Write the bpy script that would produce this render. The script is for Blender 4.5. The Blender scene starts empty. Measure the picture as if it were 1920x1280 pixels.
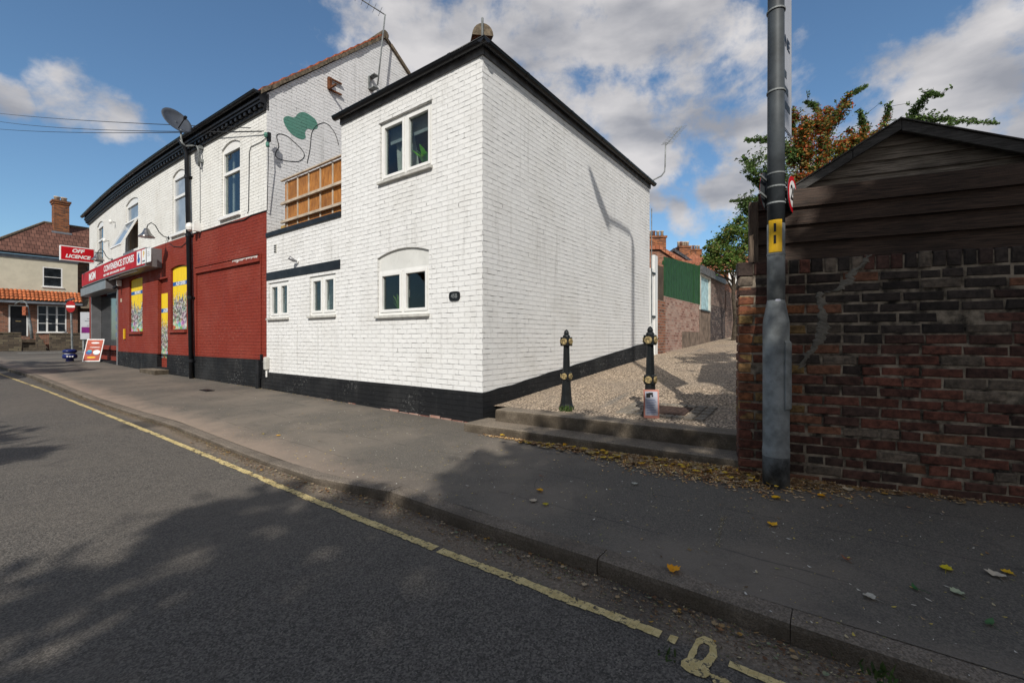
import bpy, math, random
from mathutils import Vector, noise as mnoise
random.seed(7)
R = math.radians
scene = bpy.context.scene
COL = scene.collection

# ------------------------------------------------------------------ camera, light, exposure
FPX, HZ, EYE = 825.0, 634.0, 1.2          # focal length and horizon measured on the 1920 px photograph
cd = bpy.data.cameras.new("camera"); cam = bpy.data.objects.new("camera", cd); COL.objects.link(cam)
cam.location = (0, 0, EYE); cam.rotation_euler = (R(90), 0, 0)
cd.sensor_width = 36.0; cd.lens = 36.0 * FPX / 1920.0; cd.shift_y = -(640 - HZ) / 1920.0
cd.clip_start = 0.05; cd.clip_end = 2000
scene.camera = cam
scene.view_settings.view_transform = 'Standard'; scene.view_settings.look = 'None'
scene.view_settings.gamma = 1.0; scene.view_settings.exposure = 0.30
SUN_EL = R(38.0); SDX, SDY = 0.115, 0.9934      # ground direction in which the sunlight travels
sl = bpy.data.lights.new("sun", 'SUN'); sl.energy = 3.35; sl.angle = R(0.55); sl.color = (1.0, 0.955, 0.88)
sun = bpy.data.objects.new("sun", sl); COL.objects.link(sun)
sv = Vector((SDX * math.cos(SUN_EL), SDY * math.cos(SUN_EL), -math.sin(SUN_EL)))
sun.rotation_euler = sv.to_track_quat('-Z', 'Y').to_euler(); sun.location = (-3, -25, 20)

def dir_px(px, py):
    return Vector(((px - 960) / FPX, 1.0, (HZ - py) / FPX)).normalized()

def make_world():
    w = bpy.data.worlds.new("World"); scene.world = w; w.use_nodes = True
    nt = w.node_tree; nt.nodes.clear(); N = nt.nodes.new; L = nt.links.new
    out = N('ShaderNodeOutputWorld'); bg = N('ShaderNodeBackground'); bg.inputs[1].default_value = 0.112
    sky = N('ShaderNodeTexSky'); sky.sky_type = 'NISHITA'; sky.sun_disc = False
    sky.sun_elevation = SUN_EL; sky.sun_rotation = math.atan2(-SDX, -SDY); sky.altitude = 0
    sky.air_density = 1.0; sky.dust_density = 0.6; sky.ozone_density = 3.0
    tc = N('ShaderNodeTexCoord')
    nrm = N('ShaderNodeVectorMath'); nrm.operation = 'NORMALIZE'; L(tc.outputs['Generated'], nrm.inputs[0])
    def M(op, a, b=None, c=None):
        n = N('ShaderNodeMath'); n.operation = op
        for i, x in enumerate((a, b, c)):
            if x is None: continue
            if isinstance(x, (int, float)): n.inputs[i].default_value = x
            else: L(x, n.inputs[i])
        return n.outputs[0]
    # cloud banks stand in fixed directions of the sky
    blobs = [(980, 30, 18, 1.05), (800, 30, 11, .9), (680, 20, 7, .85), (1130, 110, 13, 1.0), (1270, 60, 8, .95), (1210, 220, 10, .9),
             (1370, 190, 9, .9), (1440, 250, 8, .85), (1330, 260, 6, .7), (1560, 290, 9, .8), (1660, 190, 6.5, .85), (1780, 200, 8, .95), (1900, 200, 8, .9), (1830, 290, 7, .8),
             (1905, 15, 3.5, .8), (150, 185, 3.6, .72), (185, 205, 3.2, .66), (120, 200, 2.6, .5), (5, 185, 2.2, .7),
             (1300, 385, 4, .9), (1350, 375, 3.8, .95), (1245, 370, 2.6, .7), (580, 95, 6, .45), (1640, 120, 3, .6)]
    acc = None
    for px, py, r, a in blobs:
        d = N('ShaderNodeVectorMath'); d.operation = 'DOT_PRODUCT'; L(nrm.outputs[0], d.inputs[0]); d.inputs[1].default_value = dir_px(px, py)
        mr = N('ShaderNodeMapRange'); mr.interpolation_type = 'SMOOTHSTEP'
        mr.inputs['From Min'].default_value = math.cos(R(r * 1.25)); mr.inputs['From Max'].default_value = math.cos(R(r * .15))
        mr.inputs['To Max'].default_value = a; L(d.outputs['Value'], mr.inputs['Value'])
        acc = mr.outputs[0] if acc is None else M('MAXIMUM', acc, mr.outputs[0])
    for dv, r, a in (((0, -1, .25), 70, 1.15), ((.9, -.4, .5), 42, 1.0), ((-.9, -.5, .45), 36, .9), ((.1, -.35, 1), 34, 1.0)):  # unseen clouds added behind the camera and overhead as neutral fill light
        d = N('ShaderNodeVectorMath'); d.operation = 'DOT_PRODUCT'; L(nrm.outputs[0], d.inputs[0]); d.inputs[1].default_value = Vector(dv).normalized()
        mr = N('ShaderNodeMapRange'); mr.interpolation_type = 'SMOOTHSTEP'; mr.inputs['From Min'].default_value = math.cos(R(r)); mr.inputs['From Max'].default_value = math.cos(R(r * .5))
        mr.inputs['To Max'].default_value = a; L(d.outputs['Value'], mr.inputs['Value']); acc = M('MAXIMUM', acc, mr.outputs[0])
    mp = N('ShaderNodeMapping'); mp.inputs['Scale'].default_value = (1, 1, 1.5); L(nrm.outputs[0], mp.inputs[0])
    n1 = N('ShaderNodeTexNoise'); n1.inputs['Scale'].default_value = 4.6; n1.inputs['Detail'].default_value = 14; n1.inputs['Roughness'].default_value = .60
    n1.inputs['Distortion'].default_value = .25; L(mp.outputs[0], n1.inputs['Vector'])
    n2 = N('ShaderNodeTexNoise'); n2.inputs['Scale'].default_value = 5.0; n2.inputs['Detail'].default_value = 9; n2.inputs['Roughness'].default_value = .5
    mp2 = N('ShaderNodeMapping'); mp2.inputs['Scale'].default_value = (1, 1, 2.6); mp2.inputs['Location'].default_value = (3.1, 1.7, 0.4)
    L(nrm.outputs[0], mp2.inputs[0]); L(mp2.outputs[0], n2.inputs['Vector'])
    dens = M('ADD', acc, M('MULTIPLY', M('SUBTRACT', n1.outputs[0], 0.5), 2.3))
    n3 = N('ShaderNodeTexNoise'); n3.inputs['Scale'].default_value = 13; n3.inputs['Detail'].default_value = 10; n3.inputs['Roughness'].default_value = .6; L(nrm.outputs[0], n3.inputs['Vector'])
    dens = M('ADD', dens, M('MULTIPLY', M('SUBTRACT', n3.outputs[0], 0.5), 1.5))
    al = N('ShaderNodeMapRange'); al.interpolation_type = 'SMOOTHSTEP'
    al.inputs['From Min'].default_value = .38; al.inputs['From Max'].default_value = .98; L(dens, al.inputs['Value'])
    al.inputs['To Max'].default_value = .96
    br = N('ShaderNodeMapRange'); br.inputs['From Min'].default_value = .36; br.inputs['From Max'].default_value = .66; L(n2.outputs[0], br.inputs['Value'])
    cr = N('ShaderNodeMix'); cr.data_type = 'RGBA'; L(br.outputs[0], cr.inputs['Factor'])
    cr.inputs['A'].default_value = (2.35, 2.42, 2.70, 1); cr.inputs['B'].default_value = (5.2, 5.05, 5.05, 1)
    hs = N('ShaderNodeMix'); hs.data_type = 'RGBA'; hs.blend_type = 'MULTIPLY'; hs.inputs['Factor'].default_value = 1
    L(sky.outputs[0], hs.inputs['A']); hs.inputs['B'].default_value = (.76, .90, .93, 1)
    mx = N('ShaderNodeMix'); mx.data_type = 'RGBA'; L(al.outputs[0], mx.inputs['Factor']); L(hs.outputs['Result'], mx.inputs['A']); L(cr.outputs['Result'], mx.inputs['B'])
    L(mx.outputs['Result'], bg.inputs[0]); L(bg.outputs[0], out.inputs[0])
make_world()

# ------------------------------------------------------------------ frames of reference (metres)
CX, CY = -0.405, 6.07                     # street corner of the white house
D = Vector((-0.805, 0.593, 0)); NN = Vector((-0.593, -0.805, 0)); C0 = Vector((CX, CY, 0)); Z = Vector((0, 0, 1))
def bulge(s): return 0.21 * math.sin(math.pi * (s - 6.28) / 16.9) if 6.28 < s < 23.2 else 0.0
def WLD(a, b, c): return Vector((a, b, c))
def F(s, n, z): return C0 + D * s + NN * n + Z * z                 # street front: s leftwards, n out to the road
def FS(s, n, z): return F(s, n + bulge(s), z)                      # the shop's gently bowed front
def G(t, n, z): return C0 - NN * t - D * n + Z * z                 # alley side: t up the alley, n out into it
GS = 6.28
def GB(m, n, z): return C0 + D * (GS - n) - NN * m + Z * z         # the shop's gable end
WA = R(24); W0 = Vector((2.27, 3.6, 0)); WU = Vector((math.cos(WA), -math.sin(WA), 0)); WN = Vector((-math.sin(WA), -math.cos(WA), 0))
def W(a, n, z): return W0 + WU * a + WN * n + Z * z                # dark brick wall on the right
HP = Vector((-30.6, 31.0, 0))
def H(u, n, z): return HP + NN * u - D * n + Z * z                 # cream house across the side street
def hit(px, py, fr, b=0.0):
    """(a, z) where the line of sight through a photo pixel meets the plane b = const of a frame"""
    k = (px - 960) / FPX
    for _ in range(4 if fr is FS else 1):
        off = b + (bulge(hit.s) if fr is FS else 0)
        base = F if fr is FS else fr
        o = base(0, off, 0); d = base(1, off, 0) - o
        a = (k * o.y - o.x) / (d.x - k * d.y); hit.s = a
    y = o.y + a * d.y
    return a, EYE + (HZ - py) / FPX * y
hit.s = 12.0
def hitb(px, py, fr, a):
    """(b, z) on the plane a = const"""
    k = (px - 960) / FPX
    o = fr(a, 0, 0); d = fr(a, 1, 0) - o
    b = (k * o.y - o.x) / (d.x - k * d.y); y = o.y + b * d.y
    return b, EYE + (HZ - py) / FPX * y
def gnd(px, py, z):
    y = (EYE - z) * FPX / (py - HZ); return Vector(((px - 960) / FPX * y, y, z))
def pt(px, py, y): return Vector(((px - 960) / FPX * y, y, EYE + (HZ - py) / FPX * y))

# ------------------------------------------------------------------ object helpers
def tag(o, label=None, cat=None, group=None, kind=None):
    if label: o["label"] = label
    if cat: o["category"] = cat
    if group: o["group"] = group
    if kind: o["kind"] = kind
    return o
def empty(name, loc, label, cat, group=None):
    o = bpy.data.objects.new(name, None); COL.objects.link(o); o.location = loc; o.empty_display_size = .2
    return tag(o, label, cat, group)
def rootloc(o):
    while o.parent: o = o.parent
    return Vector(o.location)
class MB:
    def __init__(s, fr=WLD): s.fr = fr; s.v = []; s.f = []; s.c = []; s.col = (1, 1, 1, 1)
    def add(s, vs, fs):
        k = len(s.v); s.v += [tuple(x) for x in vs]; s.f += [tuple(k + i for i in f) for f in fs]; s.c += [s.col] * len(vs); return s
    def box(s, a0, a1, b0, b1, c0, c1):
        return s.add([(a0, b0, c0), (a1, b0, c0), (a1, b1, c0), (a0, b1, c0), (a0, b0, c1), (a1, b0, c1), (a1, b1, c1), (a0, b1, c1)],
                     [(0, 3, 2, 1), (4, 5, 6, 7), (0, 1, 5, 4), (1, 2, 6, 5), (2, 3, 7, 6), (3, 0, 4, 7)])
    def lbox(s, a0, a1, b0, b1, c0, c1, step=.8):          # long box cut in lengths so that it can follow a bowed wall
        n = max(1, int(abs(a1 - a0) / step)); vs = []; fs = []
        for i in range(n + 1):
            a = a0 + (a1 - a0) * i / n; vs += [(a, b0, c0), (a, b1, c0), (a, b1, c1), (a, b0, c1)]
        for i in range(n):
            for j in range(4): fs.append((4 * i + j, 4 * i + (j + 1) % 4, 4 * i + 4 + (j + 1) % 4, 4 * i + 4 + j))
        fs += [(0, 3, 2, 1), (4 * n, 4 * n + 1, 4 * n + 2, 4 * n + 3)]
        return s.add(vs, fs)
    def quad(s, *p): return s.add(p, [tuple(range(len(p)))])
    def prism(s, poly, b0, b1):                              # poly of (a, c), extruded from b0 to b1
        n = len(poly); vs = [(a, b0, c) for a, c in poly] + [(a, b1, c) for a, c in poly]
        return s.add(vs, [tuple(range(n)), tuple(range(2 * n - 1, n - 1, -1))] + [(i, n + i, n + (i + 1) % n, (i + 1) % n) for i in range(n)])
    def tube(s, pts, r, n=8, cap=True):
        P = [Vector(p) for p in pts]; rs = r if isinstance(r, (list, tuple)) else [r] * len(P); vs = []; fs = []
        up = Vector((0, 0, 1)); t0 = (P[1] - P[0]).normalized()
        if abs(t0.dot(up)) > .9: up = Vector((1, 0, 0))
        for i, p in enumerate(P):
            t = ((P[min(i + 1, len(P) - 1)] - P[max(i - 1, 0)])).normalized()
            x = (up - t * up.dot(t))
            x = x.normalized() if x.length > 1e-4 else Vector((0, 1, 0)); y = t.cross(x); up = x
            for j in range(n):
                a = 2 * math.pi * j / n; vs.append(p + (x * math.cos(a) + y * math.sin(a)) * rs[i])
        for i in range(len(P) - 1):
            for j in range(n): fs.append((i * n + j, i * n + (j + 1) % n, (i + 1) * n + (j + 1) % n, (i + 1) * n + j))
        if cap: fs += [tuple(range(n - 1, -1, -1)), tuple((len(P) - 1) * n + j for j in range(n))]
        return s.add(vs, fs)
    def lathe(s, a, b, prof, n=16, ph=0.0, sq=1.0):
        vs = []; fs = []
        for r, z in prof:
            for j in range(n):
                t = 2 * math.pi * j / n + ph; vs.append((a + r * math.cos(t), b + r * math.sin(t) * sq, z))
        for i in range(len(prof) - 1):
            for j in range(n): fs.append((i * n + j, i * n + (j + 1) % n, (i + 1) * n + (j + 1) % n, (i + 1) * n + j))
        fs += [tuple(range(n - 1, -1, -1)), tuple((len(prof) - 1) * n + j for j in range(n))]
        return s.add(vs, fs)
    def disc(s, c, x, y, r, th, n=24, r2=None):               # round plate: centre, in-plane axes, thickness along x × y
        c = Vector(c); x = Vector(x); y = Vector(y); w = x.cross(y).normalized(); r2 = r2 or r
        vs = [c + x * r * math.cos(2 * math.pi * j / n) + y * r2 * math.sin(2 * math.pi * j / n) + w * (th * e) for e in (-.5, .5) for j in range(n)]
        return s.add(vs, [tuple(range(n - 1, -1, -1)), tuple(range(n, 2 * n))] + [(j, (j + 1) % n, n + (j + 1) % n, n + j) for j in range(n)])
    def wall(s, a0, a1, c0, c1, b, holes=(), depth=.1, step=1.0):
        A = {a0, a1}; Cc = {c0, c1}
        for h in holes: A |= {h[0], h[1]}; Cc |= {h[2], h[3]}
        n = max(1, int((a1 - a0) / step))
        for i in range(1, n):
            x = a0 + (a1 - a0) * i / n
            if all(abs(x - q) > .05 for q in A): A.add(x)
        A = sorted(x for x in A if a0 <= x <= a1); Cc = sorted(x for x in Cc if c0 <= x <= c1)
        idx = {}; vs = []; fs = []
        def vid(i, j):
            if (i, j) not in idx: idx[(i, j)] = len(vs); vs.append((A[i], b, Cc[j]))
            return idx[(i, j)]
        for i in range(len(A) - 1):
            for j in range(len(Cc) - 1):
                m = ((A[i] + A[i + 1]) / 2, (Cc[j] + Cc[j + 1]) / 2)
                if any(h[0] < m[0] < h[1] and h[2] < m[1] < h[3] for h in holes): continue
                fs.append((vid(i, j), vid(i + 1, j), vid(i + 1, j + 1), vid(i, j + 1)))
        s.add(vs, fs)
        for h in holes:
            d = h[4] if len(h) > 4 else depth
            for (x0, z0, x1, z1) in ((h[0], h[2], h[1], h[2]), (h[1], h[2], h[1], h[3]), (h[1], h[3], h[0], h[3]), (h[0], h[3], h[0], h[2])):
                s.quad((x0, b, z0), (x1, b, z1), (x1, b - d, z1), (x0, b - d, z0))
        return s
    def arch(s, a0, a1, ctop, rise, b, depth, n=10):         # spandrels that turn a square opening into a segmental arch
        def y(t): return ctop - rise * (2 * t - 1) ** 2
        for i in range(n):
            t0, t1 = i / n, (i + 1) / n; x0, x1 = a0 + (a1 - a0) * t0, a0 + (a1 - a0) * t1
            s.quad((x0, b, y(t0)), (x1, b, y(t1)), (x1, b, ctop + .002), (x0, b, ctop + .002))
            s.quad((x0, b, y(t0)), (x1, b, y(t1)), (x1, b - depth, y(t1)), (x0, b - depth, y(t0)))
        return s
    def build(s, name, mat, parent=None, smooth=False, bevel=0, uv01=False, loc=None):
        ws = [s.fr(*v) for v in s.v]
        if parent is not None: o0 = rootloc(parent)
        elif loc is not None: o0 = Vector(loc)
        else:
            xs = [w.x for w in ws]; ys = [w.y for w in ws]; zs = [w.z for w in ws]
            o0 = Vector(((min(xs) + max(xs)) / 2, (min(ys) + max(ys)) / 2, min(zs)))
        me = bpy.data.meshes.new(name); me.from_pydata([w - o0 for w in ws], [], s.f)
        uvl = me.uv_layers.new(name="UVMap")
        if uv01:
            mn = [min(v[i] for v in s.v) for i in range(3)]; sz = [max(1e-6, max(v[i] for v in s.v) - mn[i]) for i in range(3)]
        uv = [0.0] * (2 * len(me.loops))
        for p, f in zip(me.polygons, s.f):
            L = [Vector(s.v[i]) for i in f]; nr = Vector((0, 0, 0))
            for i in range(len(L)):
                u, w = L[i], L[(i + 1) % len(L)]; nr += Vector(((u.y - w.y) * (u.z + w.z), (u.z - w.z) * (u.x + w.x), (u.x - w.x) * (u.y + w.y)))
            ax, ay, az = abs(nr.x), abs(nr.y), abs(nr.z)
            for li, q in zip(range(p.loop_start, p.loop_start + p.loop_total), L):
                if uv01: a, c = (q.x - mn[0]) / sz[0], (q.z - mn[2]) / sz[2]
                elif ay >= ax and ay >= az * .7: a, c = q.x, q.z
                elif ax >= az * .7: a, c = q.y + .113, q.z
                else: a, c = q.x, q.y
                uv[2 * li] = a; uv[2 * li + 1] = c
        uvl.data.foreach_set("uv", uv)
        at = me.attributes.new("col", 'FLOAT_COLOR', 'POINT'); at.data.foreach_set("color", [x for c in s.c for x in c])
        if smooth:
            for p in me.polygons: p.use_smooth = True
        me.materials.append(mat); me.validate(); me.update()
        o = bpy.data.objects.new(name, me); COL.objects.link(o)
        if parent is not None: o.parent = parent
        else: o.location = o0
        if bevel:
            m = o.modifiers.new("bevel", 'BEVEL'); m.width = bevel; m.segments = 2; m.limit_method = 'ANGLE'; m.angle_limit = R(40)
        return o
def text(name, s, place, size, mat, parent, bold=0.0, align='CENTER', sx=1.0, shear=0.0, th=.002):
    cu = bpy.data.curves.new("lettering", 'FONT'); cu.body = s; cu.size = size; cu.align_x = align; cu.align_y = 'CENTER'; cu.offset = bold; cu.shear = shear
    cu.resolution_u = 3; cu.extrude = th / 2
    o = bpy.data.objects.new("lettering", cu); COL.objects.link(o)
    me0 = o.to_mesh(); vs = [(v.co.x * sx, v.co.y, v.co.z) for v in me0.vertices]; fs = [tuple(p.vertices) for p in me0.polygons]; o.to_mesh_clear()
    COL.objects.unlink(o); bpy.data.objects.remove(o); bpy.data.curves.remove(cu)
    me = bpy.data.meshes.new(name); o0 = rootloc(parent); me.from_pydata([place(*v) - o0 for v in vs], [], fs); me.materials.append(mat); me.update()
    ob = bpy.data.objects.new(name, me); COL.objects.link(ob); ob.parent = parent; return ob
def on(fr, a, b, c, flip=-1): return lambda x, y, z: fr(a + flip * x, b + z, c + y)

# ------------------------------------------------------------------ materials
class NT:
    def __init__(s, name):
        s.m = bpy.data.materials.new(name); s.m.use_nodes = True; s.t = s.m.node_tree; s.t.nodes.clear()
        s.out = s.N('ShaderNodeOutputMaterial'); s.b = s.N('ShaderNodeBsdfPrincipled'); s.L(s.b.outputs[0], s.out.inputs[0]); s.tc = s.N('ShaderNodeTexCoord')
    def N(s, t): return s.t.nodes.new(t)
    def L(s, a, b): s.t.links.new(a, b)
    def set(s, sock, v):
        if hasattr(v, 'is_linked') or hasattr(v, 'links'): s.L(v, sock)
        elif isinstance(v, (tuple, list)) and len(v) == 3 and sock.type == 'RGBA': sock.default_value = (*v, 1)
        else: sock.default_value = v
    def math(s, op, a, b=0.0, clamp=False):
        n = s.N('ShaderNodeMath'); n.operation = op; n.use_clamp = clamp; s.set(n.inputs[0], a); s.set(n.inputs[1], b); return n.outputs[0]
    def noise(s, scale, detail=4, rough=.5, vec=None, dist=0.0, sc=None):
        n = s.N('ShaderNodeTexNoise'); n.inputs['Scale'].default_value = scale; n.inputs['Detail'].default_value = detail; n.inputs['Roughness'].default_value = rough
        n.inputs['Distortion'].default_value = dist; v = vec or s.tc.outputs['Object']
        if sc:
            mp = s.N('ShaderNodeMapping'); mp.inputs['Scale'].default_value = sc; s.L(v, mp.inputs[0]); v = mp.outputs[0]
        s.L(v, n.inputs['Vector']); return n.outputs[0]
    def vor(s, scale, vec=None, out='Distance', feat='F1'):
        n = s.N('ShaderNodeTexVoronoi'); n.feature = feat; n.inputs['Scale'].default_value = scale; s.L(vec or s.tc.outputs['Object'], n.inputs['Vector']); return n.outputs[out]
    def ramp(s, f, a, b, x=0.0, y=1.0):
        n = s.N('ShaderNodeMapRange'); n.interpolation_type = 'SMOOTHSTEP'; s.set(n.inputs['Value'], f)
        n.inputs['From Min'].default_value = a; n.inputs['From Max'].default_value = b; n.inputs['To Min'].default_value = x; n.inputs['To Max'].default_value = y; return n.outputs[0]
    def mix(s, f, a, b, mode='MIX'):
        n = s.N('ShaderNodeMix'); n.data_type = 'RGBA'; n.blend_type = mode; s.set(n.inputs['Factor'], f); s.set(n.inputs['A'], a); s.set(n.inputs['B'], b); return n.outputs['Result']
    def bump(s, h, st=.3, d=.01, prev=None):
        n = s.N('ShaderNodeBump'); n.inputs['Strength'].default_value = st; n.inputs['Distance'].default_value = d; s.L(h, n.inputs['Height'])
        if prev: s.L(prev, n.inputs['Normal'])
        return n.outputs[0]
    def brick(s, vec, w, h, mortar, smooth=.2, c1=(0, 0, 0), c2=(1, 1, 1), cm=(0, 0, 0), off=.5, sq=1.0, freq=2):
        n = s.N('ShaderNodeTexBrick'); s.L(vec, n.inputs['Vector']); n.inputs['Scale'].default_value = 1; n.inputs['Brick Width'].default_value = w; n.inputs['Row Height'].default_value = h
        n.inputs['Mortar Size'].default_value = mortar; n.inputs['Mortar Smooth'].default_value = smooth; n.offset = off; n.squash = sq; n.squash_frequency = freq
        s.set(n.inputs['Color1'], c1); s.set(n.inputs['Color2'], c2); s.set(n.inputs['Mortar'], cm); return n
    def warp(s, vec, scale, amt):
        n = s.N('ShaderNodeTexNoise'); n.inputs['Scale'].default_value = scale; n.inputs['Detail'].default_value = 3; s.L(vec, n.inputs['Vector'])
        a = s.N('ShaderNodeVectorMath'); a.operation = 'SUBTRACT'; s.L(n.outputs['Color'], a.inputs[0]); a.inputs[1].default_value = (.5, .5, .5)
        b = s.N('ShaderNodeVectorMath'); b.operation = 'MULTIPLY_ADD'; s.L(a.outputs[0], b.inputs[0]); b.inputs[1].default_value = (amt, amt, 0); s.L(vec, b.inputs[2]); return b.outputs[0]
    def fin(s, col, rough=.8, metal=0.0, nrm=None, spec=.5):
        s.set(s.b.inputs['Base Color'], col); s.set(s.b.inputs['Roughness'], rough); s.b.inputs['Metallic'].default_value = metal; s.b.inputs['Specular IOR Level'].default_value = spec
        if nrm: s.L(nrm, s.b.inputs['Normal'])
        return s.m
def plain(name, c, rough=.6, metal=0.0, var=.18, sc=4.0, bump=.15, bs=60, spec=.3, dirt=None):
    t = NT(name); n = t.noise(sc, 6, .6); c2 = tuple(max(0, x * (1 - var * 1.6)) for x in c); c1 = tuple(min(1, x * (1 + var * .6)) for x in c)
    col = t.mix(t.ramp(n, .3, .7), c2, c1)
    if dirt: col = t.mix(t.ramp(t.noise(sc * 2.3, 8, .7), .55, .75, 0, .7), col, dirt)
    return t.fin(col, rough, metal, t.bump(t.noise(bs, 4, .6), bump, .004), spec)
def painted_brick(name, c, crack, grime, crackamt=.68, row=.075, scuff=None):
    t = NT(name); uv = t.tc.outputs['UV']; v = t.warp(t.warp(uv, 1.1, .03), 9, .012)
    br = t.brick(v, .225, row, .007, .35, (.35, .35, .35), (.65, .65, .65), (0, 0, 0), .5, 1.0)
    br2 = t.brick(v, .225, row, .0042, .1, (0, 0, 0), (0, 0, 0), (1, 1, 1), .5, 1.0)
    br3 = t.brick(v, 60, row, .0036, .1, (0, 0, 0), (0, 0, 0), (1, 1, 1), .5, 1.0)
    fac = br.outputs['Fac']
    tone = t.mix(t.ramp(br.outputs['Color'], .3, .7), tuple(x * .93 for x in c), c)
    tone = t.mix(t.ramp(t.noise(.9, 6, .6, uv), .42, .72, 0, .55), tone, grime)
    tone = t.mix(t.ramp(t.noise(30, 5, .7, uv), .62, .8, 0, .35), tone, grime)
    tone = t.mix(t.ramp(t.noise(1.6, 6, .7, uv, 0, (4, .35, 1)), .52, .76, 0, .7), tone, tuple(x * .8 for x in grime))
    tone = t.mix(t.ramp(t.noise(60, 4, .7, uv), .70, .76, 0, .5), tone, tuple(x * .55 for x in grime))
    if scuff: tone = t.mix(t.math('MULTIPLY', t.ramp(t.noise(17, 8, .78, uv), .54, .60, 0, .8), t.ramp(t.noise(1.1, 5, .6, uv), .48, .62)), tone, scuff)
    cm = t.math('ADD', t.math('MULTIPLY', br3.outputs['Fac'], t.math('MULTIPLY', t.ramp(t.noise(5.2, 6, .7, uv, sc=(1, 4, 1)), .49, .62), t.ramp(t.noise(.7, 4, .6, uv), .36, .62, .25, 1))),
                t.math('MULTIPLY', br2.outputs['Fac'], t.ramp(t.noise(6.5, 5, .65, uv), .60, .68)), True)
    tone = t.mix(t.math('MULTIPLY', cm, crackamt), tone, crack)
    h = t.math('ADD', t.math('MULTIPLY', fac, -1.0), t.math('MULTIPLY', t.noise(26, 5, .65, uv), .9))
    h = t.math('ADD', h, t.math('MULTIPLY', br.outputs['Color'], .8)); h = t.math('ADD', h, t.math('MULTIPLY', cm, -1.2))
    nm = t.bump(h, 1.0, .008); nm = t.bump(t.noise(120, 3, .6, uv), .25, .002, nm)
    return t.fin(tone, t.ramp(t.noise(3, 4), .3, .7, .6, .85), 0, nm, .18)
def raw_brick(name, cols, mortar, row=.077, w=.225, ms=.009, mott=None, mottamt=.5):
    t = NT(name); uv = t.tc.outputs['UV']; v = t.warp(uv, 7, .008)
    br = t.brick(v, w, row, ms, .15, (0, 0, 0), (1, 1, 1), (.5, .5, .5), .5, 1.0)
    f = t.math('ADD', t.math('MULTIPLY', br.outputs['Color'], .8), t.math('MULTIPLY', t.math('SUBTRACT', t.noise(14, 5, .6, uv), .5), .8))
    r = t.N('ShaderNodeValToRGB'); t.L(f, r.inputs[0]); e = r.color_ramp.elements
    while len(e) < len(cols): e.new(.5)
    for i, c in enumerate(cols): e[i].position = i / max(1, len(cols) - 1) * .9; e[i].color = (*c, 1)
    col = r.outputs[0]
    if mott: col = t.mix(t.ramp(t.noise(2.2, 7, .7, uv), .42, .62, 0, mottamt), col, mott)
    col = t.mix(br.outputs['Fac'], col, mortar)
    h = t.math('ADD', t.math('MULTIPLY', br.outputs['Fac'], -1), t.math('MULTIPLY', t.noise(40, 4, .7, uv), .6))
    return t.fin(col, .9, 0, t.bump(h, .7, .008), .25)
def attr_mat(name, rough=.7, trans=0.0, var=.25, sc=30, bump=.3):
    t = NT(name); a = t.N('ShaderNodeAttribute'); a.attribute_name = 'col'
    n = t.noise(sc, 5, .65); col = t.mix(t.ramp(n, .25, .75), t.mix(1.0, a.outputs['Color'], (1 - var * 1.5,) * 3, 'MULTIPLY'), t.mix(1.0, a.outputs['Color'], (1 + var * .5,) * 3, 'MULTIPLY'))
    m = t.fin(col, rough, 0, t.bump(t.noise(sc * 3, 4, .6), bump, .004), .3)
    if trans:
        tr = t.N('ShaderNodeBsdfTranslucent'); t.L(col, tr.inputs[0]); mx = t.N('ShaderNodeMixShader'); mx.inputs[0].default_value = trans
        t.L(t.b.outputs[0], mx.inputs[1]); t.L(tr.outputs[0], mx.inputs[2]); t.L(mx.outputs[0], t.out.inputs[0])
    return m
def glass_mat(name, tint=(.75, .8, .8), refl=1.0):
    t = NT(name); t.t.nodes.remove(t.b); tr = t.N('ShaderNodeBsdfTransparent'); tr.inputs[0].default_value = (*tint, 1); gl = t.N('ShaderNodeBsdfGlossy'); gl.inputs['Roughness'].default_value = .02
    fr = t.N('ShaderNodeLayerWeight'); fr.inputs['Blend'].default_value = .5; mx = t.N('ShaderNodeMixShader')
    wob = t.bump(t.noise(2.5, 2), .04, .02); t.L(wob, gl.inputs['Normal'])
    t.L(t.math('ADD', t.math('MULTIPLY', t.math('POWER', fr.outputs['Facing'], 4.0), refl), .03, True), mx.inputs[0]); t.L(tr.outputs[0], mx.inputs[1]); t.L(gl.outputs[0], mx.inputs[2]); t.L(mx.outputs[0], t.out.inputs[0]); return t.m
def wood(name, c1, c2, sc=(2, 40, 40), rough=.75, uv=True, knots=False):
    t = NT(name); v = t.tc.outputs['UV'] if uv else t.tc.outputs['Object']
    n = t.noise(3, 7, .65, v, .6, sc); col = t.mix(t.ramp(n, .3, .7), c1, c2)
    col = t.mix(t.ramp(t.noise(1.7, 5, .6, v), .4, .7, 0, .5), col, tuple(x * .5 for x in c1))
    if knots: col = t.mix(t.ramp(t.vor(2.3, v), .02, .06, .8, 0), col, tuple(x * .35 for x in c1))
    return t.fin(col, rough, 0, t.bump(n, .8, .006), .2)
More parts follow.
